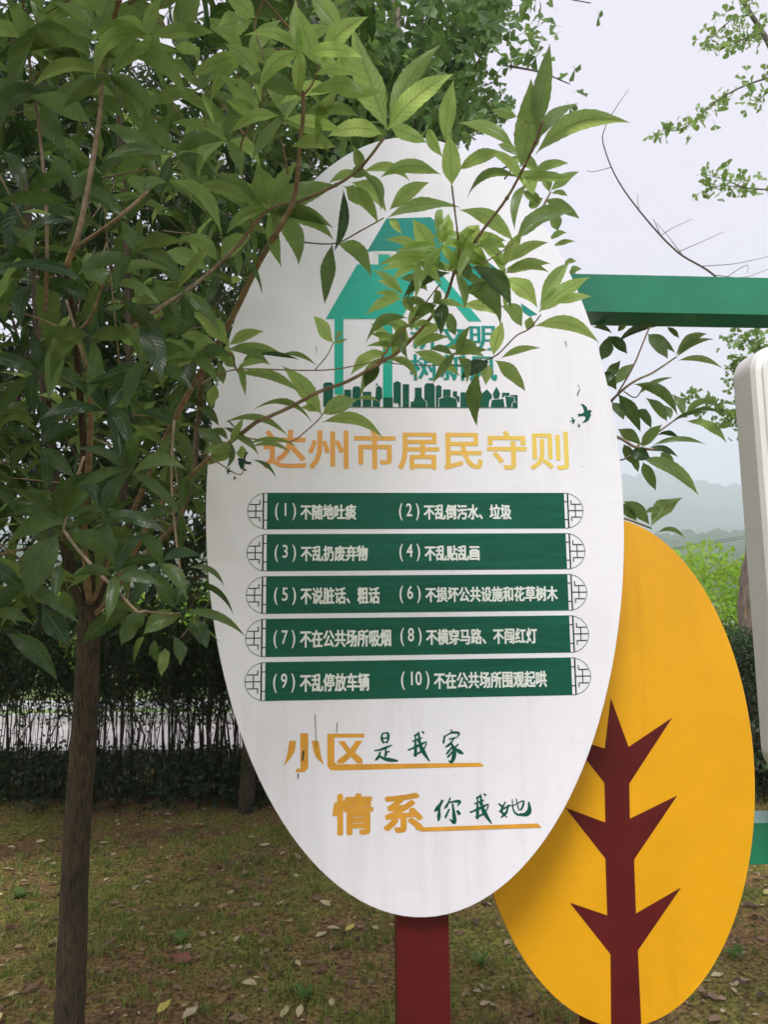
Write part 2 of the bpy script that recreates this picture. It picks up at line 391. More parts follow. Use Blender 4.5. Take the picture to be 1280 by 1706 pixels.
# hills
def hill(name, y0, y1, z_ridge, seed, c1, c2, nx=150, ny=46, spread=1.0, rough=.05, cell=.02):
    r_ = np.random.default_rng(seed); xs = np.linspace(-1.3, 1.3, nx)*y1; ys = np.linspace(0, 1, ny)
    ph = r_.uniform(0, 6.28, 14)
    def ridge(x):
        a = x/y1; return 1+.10*np.sin(a*5+ph[0])+.07*np.sin(a*11+ph[1])+.04*np.sin(a*27+ph[2])
    V = []
    for f in ys:
        x = xs; y = y0+(y1-y0)*f
        z = z_ridge*ridge(x)*(f**1.1) + r_.normal(0, 1, nx)*z_ridge*rough*.5*(0.3+f)
        z = z + z_ridge*.05*np.sin(x/y1*40+ph[3]+f*9)
        if f == 0: z = np.full(nx, -1.0)
        V.append(np.stack([x, np.full(nx, y), z], 1))
    V.append(np.stack([xs, np.full(nx, y1+(y1-y0)), np.full(nx, -1.)], 1))
    V = np.concatenate(V); n2 = ny+1
    I = np.arange(nx*n2).reshape(n2, nx)
    F = np.stack([I[:-1, :-1].ravel(), I[:-1, 1:].ravel(), I[1:, 1:].ravel(), I[1:, :-1].ravel()], 1)
    m, t, b, N, L = mat(name+'_woods'); g = N.new('ShaderNodeNewGeometry')
    n = noise(N, L, cell, 8, g.outputs['Position'], .75); r = ramp(N, L, n.outputs[0], [(.38, c1), (.62, c2)])
    L.new(r.outputs[0], b.inputs['Base Color']); b.inputs['Roughness'].default_value = 1; b.inputs['Specular IOR Level'].default_value = 0
    bp = N.new('ShaderNodeBump'); bp.inputs['Strength'].default_value = 1; bp.inputs['Distance'].default_value = 6; L.new(n.outputs[0], bp.inputs['Height']); L.new(bp.outputs[0], b.inputs['Normal'])
    return tag(mesh_obj(name, V, F, m, smooth=True), kind='structure')
hill('hills', 430, 900, 143, 5, (.02, .05, .02), (.09, .13, .05), cell=.03)
hill('wooded_slope', 110, 330, 27, 9, (.03, .08, .02), (.14, .22, .07), nx=260, ny=60, rough=.08, cell=.12)

# ================================================================== SIGNS
def bevel_box(u0, u1, z0, z1, D, f, b_, bev, name, mat_, parent):
    return extrude_plate([(u0+bev*.0, z0), (u1, z0), (u1, z1), (u0, z1)], D, f, b_, name, mat_, parent, bevel=bev)
SD = 1.5
# --- the tall white oval sign
cl = plane_uv(342, 875, SD); cr = plane_uv(1041, 868, SD); ct = plane_uv(690, 228, SD); cb = plane_uv(704, 1529, SD)
CU, CZ, A_, B_ = (cl[0]+cr[0])/2, (ct[1]+cb[1])/2, (cr[0]-cl[0])/2, (ct[1]-cb[1])/2
sg = empty('oval_sign', pw(CU, 0, SD)); tag(sg, 'tall white oval sign with green rule strips on a maroon post', 'sign')
extrude_plate(ellipse(CU, CZ, A_, B_), SD, 0, -.012, 'face_panel', M_white, sg, bevel=.0012)
extrude_plate(ellipse(CU, CZ, A_+.0025, B_+.0025), SD, -.0135, -.03, 'backing_panel', M_edge, sg)
pu0 = plane_uv(664, 1610, SD+.035)[0]; pu1 = plane_uv(751, 1610, SD+.035)[0]
bevel_box(pu0, pu1, -.1, CZ+B_*.8, SD, -.032, -.112, .004, 'post', M_maroon, sg)
mb = MB(); mb.box(pw((pu0+pu1)/2, .03, SD, -.072), .2, .18, .012, (H, NB, Z)); mb.build('base_plate', M_maroon, sg, smooth=False)

# banners
L4 = lambda x, y: (390+x/4.129, 800+y/4.129)
R5 = lambda x, y: (640+x/3.556, 800+y/3.556)
W_, H_, S_, U0, V0z = .66540296, .08075994, .09130088, -.25690286, EYE+.22975409
left = [('( 1 )', (283, 158, 425, 275), '不随地吐痰', (460, 168, 838, 270)),
        ('( 3 )', (280, 445, 425, 562), '不乱扔废弃物', (462, 452, 917, 555)),
        ('( 5 )', (276, 738, 425, 858), '不说脏话、粗话', (460, 738, 1000, 850)),
        ('( 7 )', (273, 1032, 420, 1155), '不在公共场所吸烟', (457, 1030, 1078, 1145)),
        ('( 9 )', (270, 1330, 418, 1460), '不乱停放车辆', (457, 1330, 928, 1450))]
right = [('( 2 )', (90, 138, 208, 238), '不乱倒污水、垃圾', (238, 145, 752, 232)),
         ('( 4 )', (92, 378, 213, 480), '不乱贴乱画', (243, 388, 563, 475)),
         ('( 6 )', (93, 626, 216, 728), '不损坏公共设施和花草树木', (247, 632, 1027, 718)),
         ('( 8 )', (98, 875, 222, 980), '不横穿马路、不闯红灯', (252, 880, 905, 970)),
         ('( 10 )', (102, 1133, 268, 1240), '不在公共场所围观起哄', (298, 1135, 962, 1230))]
def bx(conv, b): p = conv(b[0], b[1]); q = conv(b[2], b[3]); return (p[0], p[1], q[0], q[1])
for i in range(5):
    zt = V0z - i*S_; zb_ = zt-H_; zm = (zt+zb_)/2; u0, u1 = U0, U0+W_
    bn = flat([[(u0, zb_), (u1, zb_), (u1, zt), (u0, zt)]], SD, .0006, 'banner', M_print, sg, px=False)
    # end caps: thin outline arc, lattice of bars
    lw = .0016; cap = .043
    for sgn, ub in ((-1, u0), (1, u1)):
        polys = []; n = 22; r0 = H_/2
        c0 = ub+sgn*.005*0
        P = [(c0+sgn*cap*math.sin(math.pi*k/n), zm+r0*math.cos(math.pi*k/n)) for k in range(n+1)]
        Q = [(c0+sgn*(cap-lw*.7)*math.sin(math.pi*k/n), zm+(r0-lw*.7)*math.cos(math.pi*k/n)) for k in range(n+1)]
        for k in range(n): polys.append([P[k], P[k+1], Q[k+1], Q[k]])
        def rc(a, b_, c, d): polys.append([(ub+sgn*a, zm+c), (ub+sgn*b_, zm+c), (ub+sgn*b_, zm+d), (ub+sgn*a, zm+d)])
        rc(.0065, .0098, -r0*.985, r0*.985)                    # inner upright
        for zz in (r0*.5, -r0*.5): rc(0, .0065, zz-.0011, zz+.0011)
        rc(.0098, cap, -.0011, .0011)
        rc(.0235, .0257, -.0145, .0145)
        for zz in (1, -1):
            rc(.0145, .0375, zz*.0145-.0011, zz*.0145+.0011)
            rc(.0145, .0168, min(zz*.0145, zz*.024), max(zz*.0145, zz*.024))
        rc(0, .0065, r0-.0012, r0); rc(0, .0065, -r0, -r0+.0012)
        flat(polys, SD, .0008, 'end_cap_lattice', M_dprint, bn, px=False)
    for (dg, db, cj, cbx), conv in ((left[i], L4), (right[i], R5)):
        mb = MB(); put_text(mb, dg, bx(conv, db), SD, .0012, copies=fat(.00045)); put_text(mb, cj, bx(conv, cbx), SD, .0012, copies=fat(.0011))
        mb.build('rule_lettering', M_wprint, bn, smooth=False)
# title
mb = MB(); put_text(mb, '达州市居民守则', (439.5, 717.5, 946.5, 781.5), SD, .0006, copies=fat(.0017)); mb.build('title_lettering', M_orange, sg, smooth=False)
# header, thick uprights and thin level strokes
mb = MB(); cps = tuple((k*.0011, 0) for k in range(4))
put_text(mb, '讲文明', (684, 540, 823, 583), SD, .0014, -.012, 1.05, cps); put_text(mb, '树新风', (683, 591, 826, 634), SD, .0014, -.012, 1.05, cps)
mb.build('header_lettering', M_dteal, sg, smooth=False)
# slogans
Z6 = lambda p: (440+p[0]/2.56, 1180+p[1]/2.56)
xiao = [[(155, 106), (188, 106), (188, 255), (172, 272), (133, 272), (140, 257), (155, 257)], [(108, 138), (136, 138), (132, 180), (112, 215), (85, 245), (100, 190)], [(203, 138), (233, 138), (240, 190), (255, 242), (224, 212), (210, 180)]]
qu = [[(270, 108), (427, 108), (427, 124), (300, 124), (300, 230), (312, 239), (922, 232), (940, 248), (300, 265), (282, 262), (270, 246)],
      [(316, 140), (344, 140), (362, 168), (348, 184)], [(362, 168), (420, 216), (420, 235), (398, 235), (348, 184)], [(392, 138), (420, 138), (382, 196), (340, 235), (312, 235), (312, 222), (360, 184)]]
flat([[Z6(p) for p in s] for s in xiao], SD, .0006, 'slogan_lettering', M_slogan, sg)
flat([[Z6(p) for p in s] for s in qu], SD, .0006, 'slogan_lettering', M_slogan, sg)
mb = MB(); put_text(mb, '情', (556, 1324, 620, 1389), SD, .0006, copies=fat(.0032)); mb.build('slogan_lettering', M_slogan, sg, smooth=False)
mb = MB(); put_text(mb, '系', (641, 1323, 703, 1385), SD, .0006, copies=fat(.0032)); mb.build('slogan_lettering', M_slogan, sg, smooth=False)
flat([[(694, 1372), (706, 1378), (896, 1371.5), (903, 1378.5), (704, 1385), (692, 1381)]], SD, .0011, 'slogan_underline', M_slogan, sg)
Z3 = lambda p: (610+p[0]/4.267, 1200+p[1]/4.267)
wo = [(1.2, (398, 78), (413, 92)), (1, (378, 82), (362, 100), (340, 112)), (1.3, (298, 212), (350, 190), (432, 150)), (1.4, (352, 112), (352, 180), (352, 250), (338, 238)), (1, (330, 150), (400, 122)),
      (1.9, (374, 92), (388, 180), (415, 235), (452, 290)), (1, (432, 160), (405, 210), (345, 250)), (.8, (362, 130), (375, 160))]
hand = {
 'shi': [(1.3, (120, 88), (112, 120), (122, 165)), (1.2, (120, 92), (155, 92), (158, 130), (150, 165)), (.9, (122, 128), (152, 124)), (.9, (124, 158), (155, 152)), (1.2, (60, 216), (112, 205), (186, 175)), (1.3, (136, 190), (142, 230), (134, 262)), (1.3, (102, 222), (88, 260), (66, 285)), (1.8, (88, 250), (140, 275), (228, 288)), (.9, (138, 228), (168, 220))],
 'wo': wo,
 'jia': [(1, (603, 66), (614, 84)), (1.3, (560, 108), (550, 165)), (1.1, (560, 115), (610, 88), (662, 92), (642, 128)), (1, (590, 135), (640, 122)), (1.2, (625, 125), (600, 165), (562, 192)), (1.9, (605, 160), (626, 205), (624, 262), (606, 298), (590, 284)), (1.2, (620, 180), (570, 242)), (1.2, (622, 215), (578, 265)), (1, (658, 168), (628, 196)), (1.8, (625, 192), (655, 215), (692, 238))],
 'ni': [(1.9, (546, 565), (520, 610), (488, 648)), (1.7, (522, 610), (520, 665), (515, 716)), (1.2, (600, 550), (578, 600), (558, 628)), (1.4, (582, 585), (640, 575), (668, 580), (650, 608)), (1.8, (615, 590), (625, 660), (628, 726), (596, 702)), (1.2, (592, 630), (562, 695)), (1.9, (648, 640), (668, 670))],
 'ta': [(1.2, (942, 592), (960, 604), (975, 622)), (1.3, (992, 578), (972, 622), (966, 652), (1004, 690)), (1.3, (1012, 598), (1000, 650), (960, 692)), (.9, (944, 650), (990, 622), (1036, 600)), (.9, (1040, 558), (1050, 640), (1085, 672), (1125, 672)), (2.3, (1090, 668), (1135, 668), (1162, 640), (1158, 578)), (.9, (1035, 612), (1120, 572), (1105, 632), (1090, 630)), (.7, (1068, 556), (1088, 640))]}
for key, dx, dy in (('shi', 0, 0), ('wo', 0, 0), ('jia', 0, 0), ('ni', 0, 0), ('wo', 441, 443), ('ta', 0, 0)):
    P = brush_polys(hand[key], 3.1, lambda p: Z3((p[0]+dx, p[1]+dy)))
    flat(P, SD, .0007, 'brush_lettering', M_print, sg)
# emblem house
E4 = lambda p: (400+p[0]/2.56, 340+p[1]/2.56)
roof_back = [(625, 62), (812, 56), (1118, 292), (1076, 386), (985, 372), (925, 300), (860, 262), (790, 258), (668, 258), (668, 200), (570, 200), (540, 205)]
flat([[E4(p) for p in roof_back], [(868, 505), (896, 524), (882, 527), (872, 520)]], SD, .0006, 'house_print', M_dteal, sg)
roof_front = [(500, 258), (560, 258), (590, 258), (590, 217), (640, 217), (640, 258), (775, 262), (735, 400), (690, 490), (365, 490)]
stripe = [(775, 262), (830, 262), (1030, 500), (975, 500)]
p1 = [(403, 490), (441, 490), (441, 812), (403, 812)]; p2 = [(610, 490), (650, 490), (650, 866), (610, 866)]
flat([[E4(p) for p in s] for s in (roof_front, stripe, p1, p2)], SD, .0009, 'house_print', M_teal, sg)
flat([[E4(p) for p in s] for s in ([(568, 203), (658, 203), (658, 213), (578, 213), (578, 245), (568, 256)], [(650, 203), (658, 203), (658, 256), (650, 256)])], SD, .0012, 'house_print', M_wprint, sg)
# skyline
K = lambda x, y: (530+x/3.657, 590+y/3.657)
sky_b = [[(32, 183), (45, 173), (80, 173), (92, 183), (92, 322), (32, 322)], [(160, 217), (202, 217), (202, 320), (160, 320)], [(210, 215), (218, 197), (250, 197), (262, 215), (262, 320), (208, 320)], [(272, 230), (325, 230), (325, 320), (272, 320)],
 [(333, 268), (350, 262), (354, 205), (370, 192), (390, 208), (392, 270), (378, 280), (378, 320), (333, 320)], [(350, 182), (360, 178), (365, 190), (358, 192)], [(398, 265), (456, 265), (456, 325), (398, 325)], [(460, 176), (484, 164), (505, 176), (505, 320), (492, 320), (490, 300), (460, 298)], [(516, 184), (555, 184), (555, 323), (516, 323)],
 [(565, 290), (582, 290), (590, 262), (590, 205), (632, 205), (632, 262), (650, 285), (660, 292), (660, 323), (565, 323)], [(648, 192), (660, 178), (700, 178), (712, 192), (712, 323), (666, 323), (664, 286), (648, 280)], [(718, 197), (735, 188), (753, 197), (753, 260), (735, 268), (733, 323), (718, 323)],
 [(762, 216), (808, 216), (808, 258), (790, 252), (762, 262)], [(738, 275), (790, 256), (840, 272), (848, 300), (848, 323), (738, 323)], [(822, 227), (848, 227), (848, 255), (862, 258), (862, 292), (852, 292), (838, 262), (822, 258)], [(868, 236), (880, 232), (908, 236), (908, 280), (925, 276), (945, 286), (945, 323), (868, 323)],
 [(950, 250), (1000, 240), (1030, 215), (1060, 250), (1060, 270), (1045, 278), (1040, 323), (950, 323)], [(1066, 240), (1088, 198), (1110, 240), (1102, 270), (1072, 272)], [(1122, 236), (1167, 236), (1167, 254), (1140, 252), (1122, 268)], [(1060, 280), (1130, 273), (1138, 323), (1052, 323)], [(1142, 258), (1195, 264), (1195, 288), (1182, 296), (1178, 323), (1150, 323)], [(1172, 250), (1217, 250), (1217, 288), (1200, 288), (1198, 258), (1172, 256)], [(1187, 296), (1217, 292), (1217, 327), (1184, 327)]]
flat([[K(*p) for p in s] for s in sky_b], SD, .0012, 'skyline_print', M_print, sg)
flat([[K(*p) for p in [(160, 322), (1217, 324), (1217, 328), (160, 326)]]], SD, .0013, 'skyline_print', M_print, sg)
bird = [(0, -1), (.25, -.98), (.55, -.7), (.62, -.42), (.8, -.5), (1.0, -.35), (.86, -.25), (.9, 0), (.7, .45), (.4, .62), (.1, .65), (.38, .4), (.42, .12), (.2, .05), (-.25, .12), (-.18, 0), (-.3, -.12), (.1, -.15), (.3, -.3), (.22, -.65)]
def birdp(cx, cy, s, mir=1): return [[(cx+mir*x*s, cy+y*s) for x, y in bird]]
for cx, cy, s, mr_ in ((968, 692, 19, 1), (952, 702, 7, 1), (963, 710, 4.5, 1), (414, 772, 19, -1), (384, 786, 7, -1), (393, 797, 4.5, -1)):
    flat(birdp(cx, cy, s, mr_), SD, .0006, 'bird_print', M_print if mr_ > 0 else M_dprint, sg)
# scratches and a smear of dirt on the face
scr = [((525, 1190), (527, 1248), 1.2), ((562, 1203), (561, 1222), 1.2), ((506, 1250), (504, 1268), 3.2), ((497, 1288), (496, 1298), 2), ((963, 640), (968, 652), 1.5), ((757, 1150), (752, 1155), 1.2), ((966, 648), (962, 660), 1.2), ((942, 568), (945, 580), 1.6), ((667, 1030), (668, 1038), 1.2), ((527, 577), (528, 590), 1.2)]
flat([[(a[0]-w_/2, a[1]), (a[0]+w_/2, a[1]+1), (b_[0]+w_/3, b_[1]), (b_[0]-w_/3, b_[1]-2)] for a, b_, w_ in scr], SD, .0016, 'scratch_mark', M_scratch, sg)

# --- yellow oval sign behind
YD = 1.66
yl = plane_uv(785, 1300, YD); yr = plane_uv(1260, 1300, YD); yt = plane_uv(1012, 862, YD); yb = plane_uv(1040, 1712, YD)
YU, YZ, YA, YB = (yl[0]+yr[0])/2, (yt[1]+yb[1])/2, (yr[0]-yl[0])/2, (yt[1]-yb[1])/2
ys_ = empty('oval_sign', pw(YU, 0, YD)); tag(ys_, 'plain yellow oval sign with a maroon branching stem, partly behind the white sign', 'sign')
extrude_plate(ellipse(YU, YZ, YA, YB), YD, 0, -.012, 'face_panel', M_yellow, ys_, bevel=.001)
extrude_plate(ellipse(YU, YZ, YA+.0022, YB+.0022), YD, -.0135, -.03, 'backing_panel', M_yedge, ys_)
Q3 = lambda x, y: (600+x/1.882, 1130+y/1.882)
stem = [(787, 62), (843, 215), (980, 123), (845, 330), (847, 440), (996, 367), (860, 568), (866, 737), (1008, 655), (872, 853), (884, 1115), (788, 1120), (786, 865), (658, 703), (776, 743), (770, 565), (644, 405), (770, 452), (767, 328), (655, 185), (768, 220)]
flat([[Q3(*p) for p in stem]], YD, .0008, 'stem_print', M_maroon, ys_)
bevel_box(plane_uv(992, 1700, YD)[0], plane_uv(1082, 1700, YD)[0], -.1, YZ+YB*.8, YD, -.032, -.112, .004, 'post', M_maroon, ys_)
mb = MB(); mb.box(pw(YU, .03, YD, -.072), .2, .18, .012, (H, NB, Z)); mb.build('base_plate', M_maroon, ys_, smooth=False)

# --- green frame with the cream board at right
BD = 1.93
z1 = plane_uv(1100, 459, BD)[1]; z0 = plane_uv(1100, 521, BD)[1]; lz1 = plane_uv(1270, 1371, BD)[1]; lz0 = plane_uv(1270, 1440, BD)[1]
fr = empty('display_frame', pw(1.2, 0, BD)); tag(fr, 'green steel frame whose level beams hold the cream board', 'frame')
uL = plane_uv(760, 900, BD)[0]; uR = uL+2.6
bevel_box(uL, uR, z0, z1, BD, 0, -.105, .003, 'beam', M_beam, fr)
bevel_box(uL, uR, lz0, lz1, BD, 0, -.105, .003, 'beam', M_beam, fr)
for uu in (plane_uv(674, 1610, BD)[0], uR-.05):
    bevel_box(uu, uu+.075, -.1, z1+.03, BD, .004-.0, -.11, .003, 'upright', M_beam, fr)
bd = empty('notice_board', pw(1.2, 0, 1.8)); tag(bd, 'cream metal board with rounded corners held between green beams at right edge', 'board')
ND = 1.80
nu0 = plane_uv(1266, 960, ND)[0]; nzt = plane_uv(1262, 583, ND)[1]; nzb = plane_uv(1272, 1302, ND)[1]
def rrect(u0, u1, z0, z1, r, n=10):
    o = []
    for cx, cy, a0 in ((u1-r, z0+r, -90), (u1-r, z1-r, 0), (u0+r, z1-r, 90), (u0+r, z0+r, 180)):
        for k in range(n+1):
            a = R(a0+90*k/n); o.append((cx+r*math.cos(a), cy+r*math.sin(a)))
    return o
def ringed(outlines, D, name, mat_, parent):
    n = len(outlines[0][0]); V = []; F = []
    for o_, off in outlines:
        for u, z in o_: V.append(pw(u, z, D, off))
    for k in range(len(outlines)-1):
        for i in range(n):
            j = (i+1) % n; F.append((k*n+i, (k+1)*n+i, (k+1)*n+j, k*n+j))
    F.append(tuple(range(n))); F.append(tuple(reversed(range((len(outlines)-1)*n, len(outlines)*n))))
    o = mesh_obj(name, V, F, mat_, parent, smooth=False); return o
N1 = nu0+1.1
hs = ringed([(rrect(nu0+.034, N1-.034, nzb+.034, nzt-.034, .05), .055), (rrect(nu0+.026, N1-.026, nzb+.026, nzt-.026, .058), .057), (rrect(nu0+.006, N1-.006, nzb+.006, nzt-.006, .07), .045), (rrect(nu0, N1, nzb, nzt, .075), .03), (rrect(nu0, N1, nzb, nzt, .075), -.05), (rrect(nu0+.01, N1-.01, nzb+.01, nzt-.01, .07), -.06)], ND, 'housing', M_cream, bd)
ringed([(rrect(nu0+.0215, N1-.0215, nzb+.0215, nzt-.0215, .062), .0585), (rrect(nu0+.0195, N1-.0195, nzb+.0195, nzt-.0195, .064), .0575), (rrect(nu0+.0175, N1-.0175, nzb+.0175, nzt-.0175, .066), .053)], ND, 'seam_bead', M_creamin, bd)
ringed([(rrect(nu0+.046, N1-.046, nzb+.06, nzt-.06, .02), .0575), (rrect(nu0+.044, N1-.044, nzb+.058, nzt-.058, .022), .0535)], ND, 'face_panel', M_creamin, bd)
for uu in (nu0+.3, nu0+.8):
    for za, zb2 in ((nzt-.012, z0+.002), (lz1-.002, nzb+.012)):
        mb = MB(); mb.box(pw(uu, (za+zb2)/2, ND+.055), .03, .03, abs(zb2-za), (H, NB, Z)); mb.box(pw(uu, za if abs(za-z0) < abs(zb2-z0) or za < zb2 and za == lz1 else zb2, ND+.10), .03, .1, .006, (H, NB, Z)); mb.build('bracket', M_beam, bd, smooth=False)

# ================================================================== FOLIAGE
_t = [0, .04, .1, .18, .27, .37, .47, .57, .67, .76, .84, .91, .96, 1]; _p = [.05, .08, .33, .63, .85, .97, 1, .94, .80, .60, .38, .19, .08, 0]
HI_T = np.concatenate([[0, .03], np.linspace(.07, 1, 19)]); HI_P = np.interp(HI_T, _t, _p)
LO_T = np.array([0, .1, .28, .48, .68, .85, 1.0]); LO_P = np.array([.05, .34, .88, 1.0, .76, .34, 0])
def leaf_geo(B, T, Wd, side, arch, fold, upv, tmpl='hi', wave=None, jitter=0):
    """N leaves. B,T,side,upv (N,3); Wd, arch, fold (N,)"""
    t, p = (HI_T, HI_P) if tmpl == 'hi' else (LO_T, LO_P)
    c = np.array([-1, -.55, 0, .55, 1]) if tmpl == 'hi' else np.array([-1, 0, 1.])
    n, r, k = len(B), len(t), len(c)
    Lh = np.linalg.norm(T-B, axis=1)
    P = B[:, None, None, :] + (T-B)[:, None, None, :]*t[None, :, None, None]
    P = P + upv[:, None, None, :]*(arch*Lh)[:, None, None, None]*(4*t*(1-t))[None, :, None, None]
    pr = np.broadcast_to(p[None, :, None], (n, r, k)).copy()
    if tmpl == 'hi':
        ser = 1+.03*np.where(np.arange(r) % 2 == 0, 1, -1)[None, :, None]*(np.abs(c) > .9)[None, None, :]
        pr = pr*ser
    bd_ = rng.normal(0, .035, n)*Lh; P = P + side[:, None, None, :]*bd_[:, None, None, None]*(4*t*(1-t))[None, :, None, None]
    s = (Wd/2)[:, None, None]*pr*c[None, None, :]
    P = P + side[:, None, None, :]*s[..., None]
    A = (T-B)/(Lh[:, None]+1e-9); Nn = np.cross(side, A)
    Nn = Nn*np.sign((Nn*upv).sum(1)+1e-9)[:, None]
    hgt = (fold*Wd)[:, None, None]*pr*np.abs(c)[None, None, :]
    wv = rng.uniform(0, 6.28, n)
    hgt = hgt + (Wd*rng.uniform(.03, .16, n))[:, None, None]*np.sin(t[None, :, None]*11+wv[:, None, None])*c[None, None, :]**2*np.sign(c)[None, None, :]*pr
    P = P + Nn[:, None, None, :]*hgt[..., None]
    I = np.arange(n*r*k).reshape(n, r, k)
    F = np.stack([I[:, :-1, :-1], I[:, :-1, 1:], I[:, 1:, 1:], I[:, 1:, :-1]], -1).reshape(-1, 4)
    uv = np.zeros((n, r, k, 2)); uv[..., 0] = (.5+.5*c*1)[None, None, :]; uv[..., 1] = t[None, :, None]
    return P.reshape(-1, 3), F, uv.reshape(-1, 2), r*k
def nrm(v): return v/(np.linalg.norm(v, axis=-1, keepdims=True)+1e-9)

def leaves(tree, B, T, Wd, side, arch, fold, upv, tint, m, nparts, lo=True, ginkgo=False):
    """the nparts leaves that show largest become parts, the rest one stuff part"""
    n = len(B)
    if n == 0: return
    x, y, z = proj((B+T)/2)
    inside = (x > -60) & (x < 1340) & (y > -60) & (y < 1760) & (z > .1)
    size = np.where(inside, np.linalg.norm(T-B, axis=1)/np.maximum(z, .1), 0)
    order = np.argsort(-size); big = order[:nparts]; rest = order[nparts:]
    gen = ginkgo_geo if ginkgo else leaf_geo
    tm = 'lo' if lo else 'hi'
    if len(rest) and not lo and len(rest) < 400:     # the remainder of the nearest sprays keeps the fine outline
        V, F, uv, k = gen(B[rest], T[rest], Wd[rest], side[rest], arch[rest], fold[rest], upv[rest], 'hi')
        tag(mesh_obj('foliage', V, F, m, tree, uv=uv, tint=np.repeat(tint[rest], k)), kind='stuff')
    elif len(rest):
        V, F, uv, k = gen(B[rest], T[rest], Wd[rest], side[rest], arch[rest], fold[rest], upv[rest], 'lo')
        o = mesh_obj('foliage', V, F, m, tree, uv=uv, tint=np.repeat(tint[rest], k)); tag(o, kind='stuff')
    for i in big:
        s = slice(i, i+1)
        V, F, uv, k = gen(B[s], T[s], Wd[s], side[s], arch[s], fold[s], upv[s], tm)
        mesh_obj('leaf', V, F, m, tree, uv=uv, tint=np.repeat(tint[s], k))
def ginkgo_geo(B, T, Wd, side, arch, fold, upv, tmpl='lo'):
    """fan leaf on a thin stalk: stalk quad strip then 6-blade fan with a notch"""
    n = len(B); L_ = np.linalg.norm(T-B, axis=1); A = nrm(T-B); Nn = np.cross(side, A)
    st = .42; pts = [(-.012, 0), (.012, 0), (-.012, st), (.012, st)]
    ang = np.radians([-62, -45, -24, -5, 5, 24, 45, 62]); rad = [.42, .56, .6, .5, .5, .6, .56, .42]
    for a, r_ in zip(ang, rad): pts.append((math.sin(a)*r_, st+math.cos(a)*r_))
    pts = np.array(pts); k = len(pts)
    cz = 0.10*np.cos(np.arange(k)*2.1); cz[:4] = 0
    P = B[:, None, :] + A[:, None, :]*(pts[None, :, 1]*L_[:, None])[..., None] + side[:, None, :]*(pts[None, :, 0]*Wd[:, None]*1.5)[..., None] + Nn[:, None, :]*(cz[None, :]*L_[:, None])[..., None]
    base = np.array([[0, 1, 3, 2]] + [[2, 4, 5, 5]] )
    F = [[0, 1, 3, 2], [2, 3, 5, 4], [3, 7, 6, 5], [3, 8, 7, 3], [3, 10, 9, 8], [3, 3, 11, 10]]
    F = [[0, 1, 3, 2], [2, 6, 5, 4], [2, 3, 7, 6], [2, 3, 8, 7], [3, 10, 9, 8]]
    F = np.array([[0, 1, 3, 2], [2, 6, 5, 4], [2, 3, 7, 6], [3, 10, 9, 8]])
    tri = np.array([[3, 11, 10, 10]])
    F = np.concatenate([F, np.array([[3, 11, 10, 9]])[:0]])
    Fa = (F[None]+(np.arange(n)*k)[:, None, None]).reshape(-1, 4)
    uv = np.zeros((n, k, 2)); uv[..., 0] = .3+np.clip(pts[None, :, 0], -.4, .4); uv[..., 0] = np.where(uv[..., 0] > .45, .8, uv[..., 0]); uv[..., 1] = pts[None, :, 1]
    return P.reshape(-1, 3), Fa, uv.reshape(-1, 2), k

def px_leaves(spec, dfun, spread=.03, ws=.79):
    """leaf list measured on the photograph (base, tip, breadth, arch, tint) set out at their own distances"""
    B = []; T = []; Wd = []; S = []; A = []; Fo = []; U = []; ti = []
    for s in spec:
        bx_, by_, tx, ty, w_ = s[:5]; ar = s[5] if len(s) > 5 else .06; tn = s[6] if len(s) > 6 else .35
        d = dfun(bx_, by_); d2 = d+random.uniform(-spread, spread)*1.6
        b_ = pt(bx_, by_, d); t_ = pt(tx, ty, d2)
        v = nrm((b_+t_)/2-CAM); a = nrm(t_-b_); sd = nrm(np.cross(a, v))
        ln = np.linalg.norm(t_-b_); wpx = w_*ws/FPX*d
        rl_ = random.uniform(.1, .5)*random.choice((-1, 1)); q = np.cross(a, sd)
        sd2 = sd*math.cos(rl_)+q*math.sin(rl_)
        # arch towards picture-up, but never along the blade
        u = up - a*(up@a)
        if np.linalg.norm(u) < .35: u = sd*random.choice((-1, 1))
        u = nrm(u)
        B.append(b_); T.append(t_); Wd.append(wpx*1.08/math.cos(rl_)); S.append(sd2); A.append(ar); Fo.append(random.choice((random.uniform(.02, .12), random.uniform(.1, .28)))); U.append(u); ti.append(max(0, (tn+random.uniform(-.08, .08))*(.45+.55*min(1, max(0, (bx_+130-by_*.2)/330)))))  # tint drops towards the left, shade painted into those leaves
    return [np.array(q) for q in (B, T, Wd, S, A, Fo, U, ti)]

